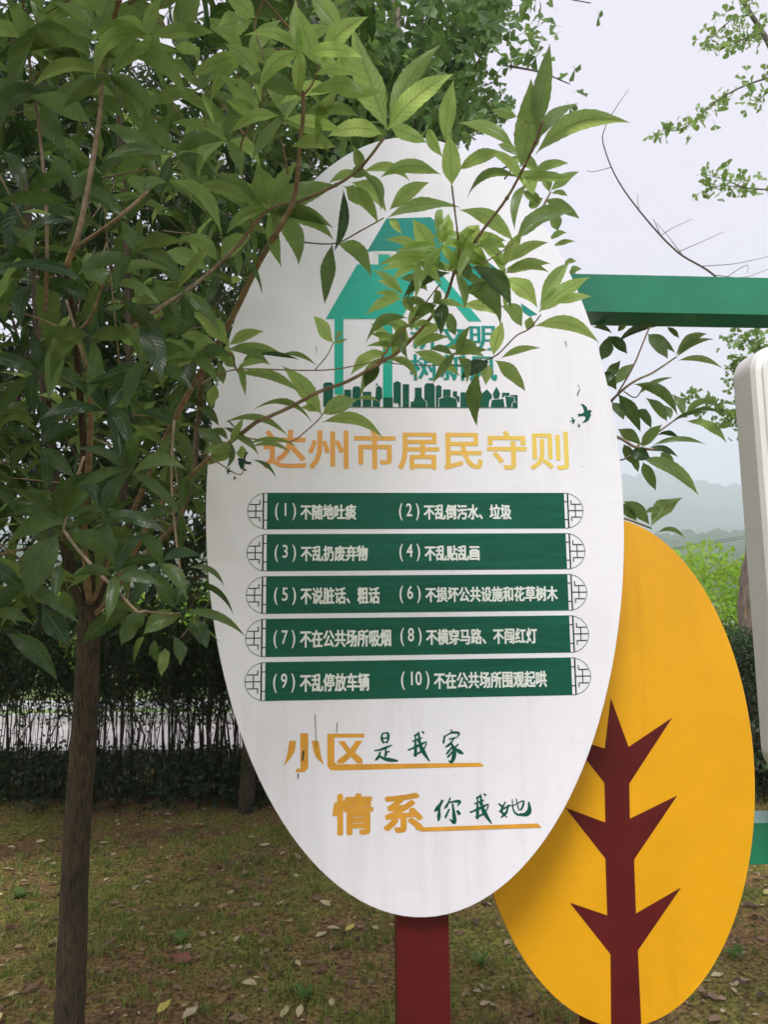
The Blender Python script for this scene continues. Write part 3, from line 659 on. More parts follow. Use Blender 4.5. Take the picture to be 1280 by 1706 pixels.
# distance of the leaning spray of foliage, continuous so that leaves meet their twigs
def DN(x, y):
    f = min(1, max(0, (y-100)/600)); g = min(1, max(0, (x-250)/250))
    over = .86+.40*f
    lf = 1.0+.08*math.sin(x/60+1)+.06*math.sin(y/90)
    return lf*(1-g)+over*g
L_, Md, Dk = .85, .5, .12
near = [  # last value is tint
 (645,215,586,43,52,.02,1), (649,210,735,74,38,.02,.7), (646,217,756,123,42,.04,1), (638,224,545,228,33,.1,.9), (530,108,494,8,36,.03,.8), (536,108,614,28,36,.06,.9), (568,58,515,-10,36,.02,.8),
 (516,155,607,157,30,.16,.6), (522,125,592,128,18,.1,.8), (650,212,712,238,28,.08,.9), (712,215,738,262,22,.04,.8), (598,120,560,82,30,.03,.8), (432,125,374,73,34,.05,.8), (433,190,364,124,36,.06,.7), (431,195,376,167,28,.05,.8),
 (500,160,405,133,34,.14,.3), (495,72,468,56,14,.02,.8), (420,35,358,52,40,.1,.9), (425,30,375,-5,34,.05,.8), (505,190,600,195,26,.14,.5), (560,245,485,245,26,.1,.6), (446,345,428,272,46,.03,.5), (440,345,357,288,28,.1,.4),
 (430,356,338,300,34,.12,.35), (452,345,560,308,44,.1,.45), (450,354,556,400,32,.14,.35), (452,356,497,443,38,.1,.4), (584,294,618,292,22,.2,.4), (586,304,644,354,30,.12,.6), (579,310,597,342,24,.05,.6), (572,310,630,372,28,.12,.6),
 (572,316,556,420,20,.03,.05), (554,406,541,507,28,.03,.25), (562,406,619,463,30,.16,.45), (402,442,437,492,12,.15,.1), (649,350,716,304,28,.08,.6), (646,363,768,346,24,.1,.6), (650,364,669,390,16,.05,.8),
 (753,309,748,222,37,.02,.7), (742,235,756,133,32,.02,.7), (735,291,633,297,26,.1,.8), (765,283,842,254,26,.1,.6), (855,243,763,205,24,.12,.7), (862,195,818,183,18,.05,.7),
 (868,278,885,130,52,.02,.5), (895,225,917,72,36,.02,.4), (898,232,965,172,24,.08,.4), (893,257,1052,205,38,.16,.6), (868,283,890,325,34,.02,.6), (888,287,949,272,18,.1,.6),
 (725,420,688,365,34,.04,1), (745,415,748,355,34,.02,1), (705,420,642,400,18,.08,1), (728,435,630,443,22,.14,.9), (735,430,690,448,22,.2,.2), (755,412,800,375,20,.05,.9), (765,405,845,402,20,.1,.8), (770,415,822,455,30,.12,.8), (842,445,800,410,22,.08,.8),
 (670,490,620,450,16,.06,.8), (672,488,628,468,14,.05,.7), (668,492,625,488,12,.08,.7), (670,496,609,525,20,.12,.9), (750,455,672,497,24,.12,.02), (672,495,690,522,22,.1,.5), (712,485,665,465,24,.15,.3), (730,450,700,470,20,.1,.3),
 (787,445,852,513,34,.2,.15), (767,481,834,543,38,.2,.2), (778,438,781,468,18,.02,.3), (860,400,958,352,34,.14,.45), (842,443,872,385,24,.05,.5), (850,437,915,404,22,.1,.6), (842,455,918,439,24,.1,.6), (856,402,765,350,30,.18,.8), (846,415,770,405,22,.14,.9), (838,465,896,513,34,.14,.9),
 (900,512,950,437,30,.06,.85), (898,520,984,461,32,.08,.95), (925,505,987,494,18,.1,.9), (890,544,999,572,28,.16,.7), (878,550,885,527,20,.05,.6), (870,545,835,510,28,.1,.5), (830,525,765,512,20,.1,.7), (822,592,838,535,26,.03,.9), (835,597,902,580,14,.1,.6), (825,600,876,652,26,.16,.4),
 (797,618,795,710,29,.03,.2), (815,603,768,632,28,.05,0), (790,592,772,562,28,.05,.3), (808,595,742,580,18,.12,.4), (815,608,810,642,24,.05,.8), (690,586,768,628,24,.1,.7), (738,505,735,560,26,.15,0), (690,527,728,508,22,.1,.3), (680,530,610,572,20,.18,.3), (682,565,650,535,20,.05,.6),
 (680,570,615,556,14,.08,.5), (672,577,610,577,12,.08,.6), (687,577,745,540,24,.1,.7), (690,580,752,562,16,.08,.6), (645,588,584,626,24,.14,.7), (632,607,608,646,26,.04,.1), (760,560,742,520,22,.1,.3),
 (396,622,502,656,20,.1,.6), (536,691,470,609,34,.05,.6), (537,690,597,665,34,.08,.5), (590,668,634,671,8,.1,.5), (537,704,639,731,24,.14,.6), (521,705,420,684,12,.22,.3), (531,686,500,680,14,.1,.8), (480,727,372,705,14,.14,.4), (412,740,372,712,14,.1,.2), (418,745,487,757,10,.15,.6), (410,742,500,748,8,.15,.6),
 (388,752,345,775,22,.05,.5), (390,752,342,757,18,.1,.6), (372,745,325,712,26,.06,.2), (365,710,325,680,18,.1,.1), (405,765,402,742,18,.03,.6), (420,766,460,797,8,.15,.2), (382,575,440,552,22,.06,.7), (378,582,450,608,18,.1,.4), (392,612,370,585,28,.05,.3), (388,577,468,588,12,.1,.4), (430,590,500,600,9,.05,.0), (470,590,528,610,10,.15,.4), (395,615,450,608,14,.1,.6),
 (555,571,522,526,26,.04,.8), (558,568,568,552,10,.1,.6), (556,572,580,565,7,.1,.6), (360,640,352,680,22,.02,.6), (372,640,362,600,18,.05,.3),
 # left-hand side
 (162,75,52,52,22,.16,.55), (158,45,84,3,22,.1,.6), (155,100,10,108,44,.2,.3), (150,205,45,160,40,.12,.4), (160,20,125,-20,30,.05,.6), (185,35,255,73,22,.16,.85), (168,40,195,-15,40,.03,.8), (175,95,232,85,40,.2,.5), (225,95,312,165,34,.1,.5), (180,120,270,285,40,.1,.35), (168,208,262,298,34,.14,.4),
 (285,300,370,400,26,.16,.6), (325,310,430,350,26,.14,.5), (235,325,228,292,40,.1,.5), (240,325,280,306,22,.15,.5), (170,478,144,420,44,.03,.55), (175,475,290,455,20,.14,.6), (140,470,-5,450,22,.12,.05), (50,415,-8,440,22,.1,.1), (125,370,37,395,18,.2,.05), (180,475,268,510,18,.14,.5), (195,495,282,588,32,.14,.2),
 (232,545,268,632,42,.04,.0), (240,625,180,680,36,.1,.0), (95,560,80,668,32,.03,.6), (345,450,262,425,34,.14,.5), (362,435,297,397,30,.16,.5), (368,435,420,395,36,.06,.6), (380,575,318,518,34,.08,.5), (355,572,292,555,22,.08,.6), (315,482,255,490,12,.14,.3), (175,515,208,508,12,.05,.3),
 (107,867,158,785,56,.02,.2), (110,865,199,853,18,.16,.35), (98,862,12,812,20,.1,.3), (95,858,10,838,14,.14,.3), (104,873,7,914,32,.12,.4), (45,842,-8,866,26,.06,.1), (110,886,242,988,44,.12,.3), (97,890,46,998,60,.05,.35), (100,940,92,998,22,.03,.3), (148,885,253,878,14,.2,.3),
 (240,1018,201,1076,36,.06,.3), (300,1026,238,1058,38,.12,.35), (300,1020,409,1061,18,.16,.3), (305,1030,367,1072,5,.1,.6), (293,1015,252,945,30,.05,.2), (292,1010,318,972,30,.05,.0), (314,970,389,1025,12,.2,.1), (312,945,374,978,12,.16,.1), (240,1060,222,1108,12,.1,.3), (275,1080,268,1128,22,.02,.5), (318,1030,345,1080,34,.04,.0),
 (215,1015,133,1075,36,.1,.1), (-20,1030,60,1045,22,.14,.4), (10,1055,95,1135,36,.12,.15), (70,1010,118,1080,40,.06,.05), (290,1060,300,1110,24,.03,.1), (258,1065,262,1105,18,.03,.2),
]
behind = [
 (988,545,1021,556,9,.1,.2),(1030,553,1046,540,12,.05,.2),(1003,600,1015,560,26,.04,.1),(1030,570,1112,542,16,.1,.1),(1080,556,1114,598,24,.05,.4),(1086,556,1126,588,16,.1,.4),(1112,545,1133,564,10,.1,.3),(1127,592,1180,556,20,.1,.6),(1128,596,1192,565,12,.08,.5),(1130,601,1206,615,12,.14,.6),(1027,640,1058,605,22,.05,.4),
 (1064,658,1123,629,10,.1,.5),(1056,640,1130,693,22,.14,.3),(1112,702,1076,663,20,.06,.3),(1118,698,1108,675,14,.05,.4),(1140,693,1120,656,16,.06,.5),(1142,690,1197,667,14,.12,.5),(1135,697,1212,693,8,.1,.3),(1120,703,1182,688,8,.1,.3),(1145,702,1212,739,18,.14,.5),(1030,656,1068,720,26,.08,.2),(1060,683,1086,715,20,.08,.2),
 (1030,715,1069,742,22,.08,.3),(1070,745,1104,707,22,.08,.5),(1096,725,1134,731,10,.14,.1),(1088,742,1178,741,11,.14,.5),(1083,745,1131,762,12,.1,.1),(1102,753,1123,783,20,.1,.4),(1067,763,1165,826,26,.12,.6),(1072,770,1094,818,22,.06,.3),(1050,753,1085,765,26,.08,0),(1056,758,1064,787,14,.03,.3),
 (1086,876,1139,829,30,.05,.7),(1040,835,1083,875,26,.1,.4),(1075,855,1103,847,10,.1,.6),(1095,888,1143,898,10,.14,.6),(1030,840,1062,868,22,.08,.3),(1020,670,1040,700,20,.05,.2),(1010,640,1035,600,20,.05,.2),(1000,620,1028,650,24,.05,.2),(1040,740,1056,775,20,.05,.2),(1015,560,1046,590,20,.05,.1),
 (916,320,902,285,18,.04,.6),(918,318,966,286,20,.1,.6),(919,322,947,328,10,.2,.6),(908,333,967,365,22,.14,.6),(905,330,880,352,20,.05,.4),(900,340,870,318,20,.05,.5),(915,400,945,388,12,.1,.6),(922,410,960,402,10,.1,.6),(930,385,918,350,22,.05,.5),(940,440,962,436,10,.15,.5),(948,455,970,448,14,.1,.8),(850,262,900,300,20,.1,.6),(830,240,868,262,16,.08,.7),
]
def DB(x, y): return 2.12+.05*math.sin(x/25)

# --- osmanthus in front: trunk, limbs, twigs
def limb(mb, P, r0, r1, n=7, sub=5, jit=.08):
    Q = smooth_line(P, sub); m_ = len(Q); mb.tube(Q, [r0+(r1-r0)*i/(m_-1) for i in range(m_)], n, jit)
t1 = empty('osmanthus_tree', (*ground_at(125, 1760)[:2], 0))
tag(t1, 'osmanthus tree with thick brown trunk at left, its leafy twigs crossing the white oval sign', 'tree')
TD = 1.72
mb = MB()
tp = [(111, 1800), (116, 1690), (121, 1560), (127, 1400), (139, 1230), (146, 1110), (150, 1010)]
limb(mb, [pt(x, y, TD) for x, y in tp], .038, .027, 20, 6, .05); mb.build('trunk', M_bark, t1)
limbs = [ # (points, r0 px, r1 px, depth list)
 ([(150, 1030), (120, 960), (90, 800), (70, 600), (40, 300)], 26, 12, (1.72, 1.72, 1.7, 1.7, 1.8)),
 ([(150, 1030), (150, 940), (140, 760), (125, 560), (110, 445)], 20, 7, (1.72, 1.7, 1.5, 1.25, 1.05)),
 ([(150, 1030), (175, 960), (205, 820), (215, 620), (210, 400), (195, 150)], 18, 10, (1.72, 1.75, 1.85, 1.9, 1.95, 2)),
 ([(152, 1030), (195, 980), (255, 860), (330, 780), (427, 703)], 11, 7, (1.72, 1.65, 1.5, 1.35, 1.26)),
 ([(150, 1010), (200, 900), (290, 700), (370, 560), (430, 440), (462, 385), (490, 330), (500, 240), (505, 160), (490, 0)], 11, 5, (1.72, 1.65, 1.45, 1.2, 1.08, 1.02, 1, .95, .92, .9)),
 ([(150, 1010), (140, 900), (150, 720), (145, 620), (125, 560)], 14, 5, (1.72, 1.6, 1.3, 1.15, 1.05)),
 ([(150, 1000), (300, 860), (330, 700), (335, 640), (345, 560)], 14, 8, (1.72, 1.9, 1.9, 1.8, 1.8)),
]
for P, r0, r1, dl in limbs:
    mb = MB(); limb(mb, [pt(x, y, d) for (x, y), d in zip(P, dl)], r0*.85/2/FPX*dl[0], r1/2/FPX*dl[-1], 10, 6, .06); mb.build('limb', M_bark if r0 > 17 else M_twig, t1)
twigs = [
 ([(110, 445), (135, 370), (165, 200), (172, 95), (198, 0), (205, -60)], 9, 7), ([(75, 520), (78, 430), (75, 320), (60, 175), (42, 60), (36, -40)], 7, 5),
 ([(130, 410), (190, 368), (240, 325), (246, 318)], 6, 4), ([(125, 555), (150, 530), (170, 478), (172, 470)], 5, 3), ([(125, 560), (75, 535), (10, 512)], 5, 3), ([(145, 615), (125, 550), (110, 500)], 6, 4),
 ([(220, 545), (270, 510), (330, 470), (395, 410), (446, 350), (500, 335), (560, 308), (600, 280), (640, 230)], 7, 4.5),
 ([(427, 703), (480, 680), (531, 653), (580, 635), (629, 607), (665, 585), (700, 550), (730, 515), (745, 492), (757, 455), (768, 440), (800, 390), (845, 330), (875, 275), (893, 235), (905, 200)], 8, 4),
 ([(335, 640), (357, 627), (400, 615), (502, 617), (560, 615), (629, 603), (680, 608), (775, 609)], 3.4, 2), ([(380, 700), (409, 728), (450, 733), (486, 735), (510, 718), (530, 700), (538, 690)], 3.4, 2.5),
 ([(525, 616), (545, 592), (556, 570)], 2.4, 2), ([(475, 395), (510, 404), (560, 405), (600, 385), (640, 363)], 3, 2.5), ([(757, 455), (790, 445), (820, 430), (856, 405)], 3, 2.2), ([(765, 482), (790, 478), (830, 462), (842, 450)], 2.6, 2),
 ([(753, 309), (758, 350), (764, 400), (766, 440)], 3, 3.4), ([(806, 602), (830, 590), (860, 560), (882, 548), (902, 524)], 3.4, 2.4), ([(629, 607), (655, 570), (690, 530), (728, 480), (735, 475)], 4.4, 2), ([(775, 609), (800, 607), (812, 600)], 2, 2),
 ([(505, 160), (520, 140), (534, 106)], 3, 2.4), ([(505, 165), (498, 155), (490, 140)], 3, 2), ([(345, 760), (370, 775), (385, 785), (402, 790), (408, 770)], 3.4, 2),
 ([(107, 885), (125, 910), (160, 950), (195, 985), (227, 1018), (240, 1018)], 6, 4), ([(140, 760), (120, 820), (105, 885)], 5, 4), ([(240, 1018), (270, 1022), (300, 1022)], 3.5, 3), ([(290, 700), (285, 800), (300, 950), (315, 970)], 5, 3),
 ([(345, 560), (360, 580), (385, 590), (392, 612), (400, 625)], 5, 3), ([(480, 290), (470, 240), (455, 215), (440, 200)], 3, 2), ([(420, 380), (400, 250), (432, 190), (440, 128)], 4, 2.5), ([(440, 100), (425, 40), (450, -20)], 3, 3),
]
for P, a, b_ in twigs:
    mb = MB(); limb(mb, [pt(x, y, DN(x, y)) for x, y in P], a/2/FPX, b_/2/FPX, 7, 5, .1)
    for x, y in P[1:-1]:   # nodes: slight swellings
        c = pt(x, y, DN(x, y)); r_ = (a+b_)/4/FPX*1.35; mb.tube([c-Z*r_*.8, c, c+Z*r_*.8], [r_*.6, r_, r_*.6], 6)
    mb.build('twig', M_twig, t1)
# further sprays along the same twigs: (x, y, leaves, length, breadth, tint)
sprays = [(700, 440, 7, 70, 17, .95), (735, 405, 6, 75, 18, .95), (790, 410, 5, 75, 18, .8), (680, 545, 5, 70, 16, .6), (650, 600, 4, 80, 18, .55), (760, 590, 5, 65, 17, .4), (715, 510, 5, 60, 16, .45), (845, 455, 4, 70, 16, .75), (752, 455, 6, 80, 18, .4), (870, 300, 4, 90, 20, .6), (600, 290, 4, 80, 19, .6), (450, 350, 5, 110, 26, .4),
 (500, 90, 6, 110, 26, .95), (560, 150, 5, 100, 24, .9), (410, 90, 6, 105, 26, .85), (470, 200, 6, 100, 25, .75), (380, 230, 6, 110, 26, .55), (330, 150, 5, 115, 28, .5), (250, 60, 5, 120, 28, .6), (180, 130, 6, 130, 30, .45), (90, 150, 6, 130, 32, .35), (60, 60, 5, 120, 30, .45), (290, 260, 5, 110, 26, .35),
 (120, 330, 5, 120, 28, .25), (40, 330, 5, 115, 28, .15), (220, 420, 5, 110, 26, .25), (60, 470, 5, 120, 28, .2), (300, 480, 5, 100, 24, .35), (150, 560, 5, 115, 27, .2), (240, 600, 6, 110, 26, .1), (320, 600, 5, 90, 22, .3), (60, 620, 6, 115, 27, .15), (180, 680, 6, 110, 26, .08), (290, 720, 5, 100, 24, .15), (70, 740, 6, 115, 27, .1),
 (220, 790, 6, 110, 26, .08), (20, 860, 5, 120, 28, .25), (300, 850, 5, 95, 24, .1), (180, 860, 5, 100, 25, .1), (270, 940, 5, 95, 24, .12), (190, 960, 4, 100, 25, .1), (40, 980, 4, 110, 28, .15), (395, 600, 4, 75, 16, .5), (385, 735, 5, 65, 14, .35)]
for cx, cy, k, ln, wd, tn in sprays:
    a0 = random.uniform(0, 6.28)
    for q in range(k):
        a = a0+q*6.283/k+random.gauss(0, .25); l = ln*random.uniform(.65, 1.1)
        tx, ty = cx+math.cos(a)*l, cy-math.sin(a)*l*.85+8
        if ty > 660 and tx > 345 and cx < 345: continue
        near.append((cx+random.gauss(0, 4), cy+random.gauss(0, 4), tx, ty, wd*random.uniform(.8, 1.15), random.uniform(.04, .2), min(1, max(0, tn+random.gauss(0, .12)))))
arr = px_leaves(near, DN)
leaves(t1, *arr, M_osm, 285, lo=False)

# random crown filling, twig by twig with paired leaves
def crown(tree, cen, rad, ntw, reject, lsize=(.09, .14), per=7, tints=(.0, .5), zmin=1.45, hollow=.25):
    B = []; T = []; Wd = []; S = []; A = []; Fo = []; U = []; ti = []; tw = MB(); cnt = 0; tries = 0
    while cnt < ntw and tries < ntw*40:
        tries += 1
        q = rng.normal(size=3); q /= np.linalg.norm(q); q *= rng.uniform(hollow, 1)**.5
        P = cen+q*rad
        if P[2] < zmin: continue
        x, y, z = proj(P)
        if reject(x[0], y[0], z[0]): continue
        cnt += 1
        d = nrm(q*np.array([1, 1, .4])+rng.normal(0, .45, 3)+np.array([0, 0, .35])); ln = rng.uniform(.10, .26)
        P0 = P-d*ln
        n_before = len(B)
        a = nrm(np.cross(d, rng.normal(size=3))); b_ = np.cross(d, a)
        tn = rng.uniform(*tints)
        for k in range(per):
            f = 1-(k//2)*.17; ang = k*math.pi+ (k//2)*1.57+rng.normal(0, .3)
            o_ = a*math.cos(ang)+b_*math.sin(ang)
            dirn = nrm(d*rng.uniform(.3, .9)+o_*1.0+np.array([0, 0, rng.uniform(-.5, .15)]))
            l = rng.uniform(*lsize); bb = P0+(P-P0)*f
            tt = bb+dirn*l
            xx, yy, zz = proj(tt)
            if reject(xx[0], yy[0], zz[0]): continue
            s = np.cross(dirn, Z); 
            if np.linalg.norm(s) < .2: s = np.cross(dirn, np.array([1., 0, 0]))
            s = nrm(s); rl_ = rng.normal(0, .5); s = s*math.cos(rl_)+np.cross(dirn, s)*math.sin(rl_)
            u = nrm(np.cross(s, dirn)); u = u*np.sign(u[2]+1e-6)
            B.append(bb); T.append(tt); Wd.append(l*rng.uniform(.22, .32)); S.append(s); A.append(rng.uniform(.03, .16)); Fo.append(rng.uniform(.03, .15)); U.append(u); ti.append(np.clip(tn+rng.normal(0, .08), 0, 1))
        if cnt % 2 == 0 and len(B)-n_before >= per-1: tw.tube([P0-d*.06, P0, P], [.0028, .0022, .0012], 4)
    if tw.V: tag(tw.build('twigs', M_twig, tree), kind='stuff')
    return [np.array(q) for q in (B, T, Wd, S, A, Fo, U, ti)]
def lim_near(y):
    return np.interp(y, [-200, 0, 120, 230, 300, 430, 560, 700, 1050], [600, 570, 500, 440, 400, 375, 345, 325, 330])
def rej1(x, y, z):
    if z < .95 and (z < .05 or (-120 < y < 1800 and x > -250)): return True
    if z < .95: return False
    if y > 1070: return True
    if z < 1.75 and x > lim_near(y): return True
    if z < 1.25 and y > 980: return True
    return x > 660
c1 = crown(t1, np.array([-.95, 1.45, 3.0]), np.array([1.2, 1.55, 1.8]), 1150, rej1, (.09, .145), tints=(0, .38), zmin=1.5)  # crown enlarged out of view overhead, added to shade the left side
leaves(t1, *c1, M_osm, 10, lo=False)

def back_tree(base, label, cen, rad, ntw, rej, group=None, lean=0, trunk_r=.06, nparts=120, tints=(0, .3), zmin=1.5, limbsn=6):
    t = empty('osmanthus_tree', (base[0], base[1], 0)); tag(t, label, 'tree', group)
    b0 = np.array([base[0], base[1], -.05]); top = np.array([base[0]+lean, base[1], 1.45])
    mb = MB(); limb(mb, [b0, (b0+top)/2+np.array([.03, 0, 0]), top], trunk_r, trunk_r*.75, 12, 5, .05); mb.build('trunk', M_bark, t)
    for k in range(limbsn):
        a = 2*math.pi*k/limbsn+.4; e = cen+rad*np.array([.55*math.cos(a), .55*math.sin(a), random.uniform(.1, .7)])
        mb = MB(); limb(mb, [top-Z*.06, top+(e-top)*.4+Z*.15, e], trunk_r*.5, .008, 7, 5, .06); mb.build('limb', M_bark, t)
    arr = crown(t, cen, rad, ntw, rej, (.09, .14), tints=tints, zmin=zmin)
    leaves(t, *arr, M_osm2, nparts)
    return t
def rejb(x, y, z):
    if z < 2.0: return True
    if x > np.interp(y, [-100, 100, 260, 420, 1000], [640, 600, 640, 900, 960]): return True
    return False
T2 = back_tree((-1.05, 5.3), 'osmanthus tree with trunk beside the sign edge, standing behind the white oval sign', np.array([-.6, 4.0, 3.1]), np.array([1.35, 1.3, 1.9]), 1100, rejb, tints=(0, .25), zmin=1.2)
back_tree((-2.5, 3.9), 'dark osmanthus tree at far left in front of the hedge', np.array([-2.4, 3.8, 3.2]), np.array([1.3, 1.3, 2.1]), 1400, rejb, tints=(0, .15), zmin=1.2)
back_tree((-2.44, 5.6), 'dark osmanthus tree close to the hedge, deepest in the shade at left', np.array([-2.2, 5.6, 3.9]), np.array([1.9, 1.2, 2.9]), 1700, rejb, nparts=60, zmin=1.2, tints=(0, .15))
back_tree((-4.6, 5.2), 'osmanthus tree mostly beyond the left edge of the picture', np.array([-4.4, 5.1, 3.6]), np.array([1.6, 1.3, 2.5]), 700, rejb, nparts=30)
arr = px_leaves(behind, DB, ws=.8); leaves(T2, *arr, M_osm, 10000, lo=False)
for P, a, b_ in [([(760, 800), (880, 760), (980, 735), (1027, 728), (1060, 745), (1100, 750)], 8, 4), ([(980, 735), (1010, 680), (1040, 648), (1064, 632), (1090, 620), (1127, 595)], 5, 3), ([(1030, 655), (1056, 610), (1080, 552), (1086, 545)], 3, 2.4), ([(1040, 652), (1060, 662), (1075, 640)], 2.5, 2), ([(1060, 745), (1100, 718), (1130, 697), (1146, 694)], 3.5, 2.5),
                 ([(1010, 770), (1040, 765), (1060, 752)], 3, 2.6), ([(960, 800), (1010, 850), (1060, 870), (1086, 880)], 4, 3), ([(760, 560), (860, 430), (905, 345), (918, 320)], 6, 3), ([(760, 800), (700, 700), (760, 560)], 10, 6), ([(860, 430), (900, 420), (925, 408)], 3, 2)]:
    mb = MB(); limb(mb, [pt(x, y, DB(x, y)) for x, y in P], a/2/FPX*2.1, b_/2/FPX*2.1, 6, 5, .08); mb.build('twig', M_twig, T2)
mb = MB(); limb(mb, [np.array([-1.05, 5.3, 1.3]), np.array([-.5, 4.2, 1.5]), pt(700, 830, 2.6), pt(760, 800, 2.15)], .035, .012, 8, 6, .06); mb.build('limb', M_bark, T2)

# --- ginkgo behind the top of the sign
def fan_leaves(P, n_each, spread, size, tints, down=.2):
    B = []; T = []; Wd = []; S = []; ti = []; U = []
    for p in P:
        for k in range(n_each):
            b_ = p+rng.normal(0, spread, 3); d = nrm(rng.normal(size=3)+np.array([0, 0, -down])); l = rng.uniform(*size)
            s = nrm(np.cross(d, rng.normal(size=3)))
            B.append(b_); T.append(b_+d*l); Wd.append(l); S.append(s); ti.append(rng.uniform(*tints)); U.append(np.cross(s, d))
    B, T, Wd, S, ti, U = map(np.array, (B, T, Wd, S, ti, U)); z = np.zeros(len(B))
    return [B, T, Wd, S, z, z, U, ti]
g1 = empty('ginkgo_tree', (.25, 4.6, 0)); tag(g1, 'ginkgo tree with small fan leaves rising behind the top of the white oval sign', 'tree')
mb = MB(); limb(mb, [np.array([.25, 4.6, -.05]), np.array([.22, 4.55, 2]), np.array([.15, 4.3, 3.6]), np.array([.1, 4.1, 5.6])], .085, .04, 14, 6, .05); mb.build('trunk', M_gbark, g1)
pts = []
def gk_ok(x, y):
    # clumpy outline of the crown against the sky
    lim = np.interp(y, [-200, 0, 60, 120, 170, 240, 330, 380], [960, 925, 905, 890, 850, 800, 735, 690])
    return 380 < x < lim+45*math.sin(x/23+y/31)*math.sin(y/17)
for k in range(46):
    a = random.uniform(0, 6.28); e = pt(random.uniform(430, 900), random.uniform(-180, 330), random.uniform(3.2, 4.6))
    s0 = np.array([.14, 4.2, random.uniform(3.0, 5.0)])
    if e[2] < 2.6: continue
    Q = smooth_line([s0, (s0+e)/2+Z*.12, e], 10)
    mb = MB(); mb.tube(Q, [.016-(.012)*i/(len(Q)-1) for i in range(len(Q))], 5)
    mb.build('branch', M_gtwig, g1)
    for q in Q[3:]:
        x, y, z = proj(q)
        if gk_ok(x[0], y[0]): pts.append(q)
for _ in range(210):
    x, y = random.uniform(430, 940), random.uniform(-170, 350)
    if gk_ok(x, y): pts.append(pt(x, y, random.uniform(2.8, 4.3)))
arr = fan_leaves(pts, 8, .06, (.062, .092), (.0, .6))
x, y, z = proj(arr[1]); keep = np.array([gk_ok(a, b_) for a, b_ in zip(x, y)]); arr = [q[keep] for q in arr]
leaves(g1, *arr, M_gink, 280, ginkgo=True)
# a few stray fans at the crown's ragged right edge
stray = [(995, 12), (940, 45), (930, 20), (915, 60), (958, 118), (955, 150), (945, 168), (930, 130), (920, 110), (880, 5), (870, 30), (955, 105), (890, 90)]
arr = fan_leaves([pt(x, y, 2.9) for x, y in stray], 1, .005, (.055, .075), (.2, .5)); leaves(g1, *arr, M_gink, 20, ginkgo=True)
mb = MB(); limb(mb, [pt(860, -20, 3), pt(930, -5, 2.9), pt(985, 5, 2.9)], .004, .002, 5); mb.build('branch', M_gtwig, g1)
mb = MB(); limb(mb, [pt(850, 110, 3.2), pt(900, 120, 3), pt(950, 140, 2.9)], .006, .002, 5); mb.build('branch', M_gtwig, g1)

# --- ginkgo at the right, mostly outside the frame
g2b = ground_at(1305, 1290); g2d = 6.2
g2 = empty('ginkgo_tree', (*pt(1262, 1030, g2d)[:2], 0)); tag(g2, 'ginkgo tree with rough brown trunk behind the cream board, thin branches reaching in at right', 'tree')
mb = MB(); b0 = pt(1262, 1030, g2d); b0 = np.array([b0[0]+.06, b0[1], -.05])
limb(mb, [b0, pt(1266, 1030, g2d), pt(1276, 900, g2d), pt(1310, 600, g2d), pt(1330, 200, g2d), pt(1320, -300, g2d)], .19, .10, 18, 6, .06); mb.build('trunk', M_gbark, g2)
gd = 4.9
def gb(P, r0, r1, d0=None, part='branch'):
    mb = MB(); Q = [pt(x, y, d0 or gd) for x, y in P]
    limb(mb, Q, r0, r1, 6, 6, .08); mb.build(part, M_gtwig, g2); return smooth_line(Q, 6)
gb([(1325, 150), (1300, 110), (1275, 60), (1250, 20), (1225, -20)], .022, .016, 5.2)
lines = [gb([(1250, 25), (1225, 30), (1200, 50), (1172, 80)], .006, .002), gb([(1270, 55), (1240, 65), (1210, 78), (1180, 80)], .006, .002),
         gb([(1330, 120), (1280, 130), (1230, 148), (1190, 172), (1160, 200), (1130, 216), (1100, 218)], .009, .002),
         gb([(1330, 318), (1280, 316), (1240, 312), (1210, 300), (1175, 290)], .008, .002), gb([(1240, 312), (1200, 310), (1170, 323)], .004, .002), gb([(1330, 140), (1280, 155), (1262, 172)], .004, .002)]
pts = []
for q in lines:
    pts += [p for p in q if proj(p)[0][0] < 1300]
arr = fan_leaves(pts, 2, .036, (.05, .085), (.8, 1), -.3); leaves(g2, *arr, M_gink, 200, ginkgo=True)
pts = [pt(random.gauss(1262, 20), random.gauss(25, 28), 5.0) for _ in range(14)]
arr = fan_leaves(pts, 3, .03, (.05, .075), (.6, 1)); leaves(g2, *arr, M_gink, 20, ginkgo=True)
l2 = [gb([(1340, 560), (1290, 600), (1240, 600), (1225, 625)], .008, .003, 4.2), gb([(1340, 720), (1260, 700), (1220, 690), (1180, 668), (1152, 662)], .007, .002, 4.2), gb([(1290, 600), (1255, 570), (1225, 555)], .004, .002, 4.2), gb([(1220, 690), (1205, 702)], .003, .002, 4.2)]
pts = sum([[p for p in q if proj(p)[0][0] < 1300] for q in l2], []) + [pt(random.uniform(1215, 1290), random.uniform(550, 640), random.uniform(4, 4.5)) for _ in range(26)]
arr = fan_leaves(pts, 4, .035, (.045, .065), (.5, 1)); leaves(g2, *arr, M_gink, 90, ginkgo=True)
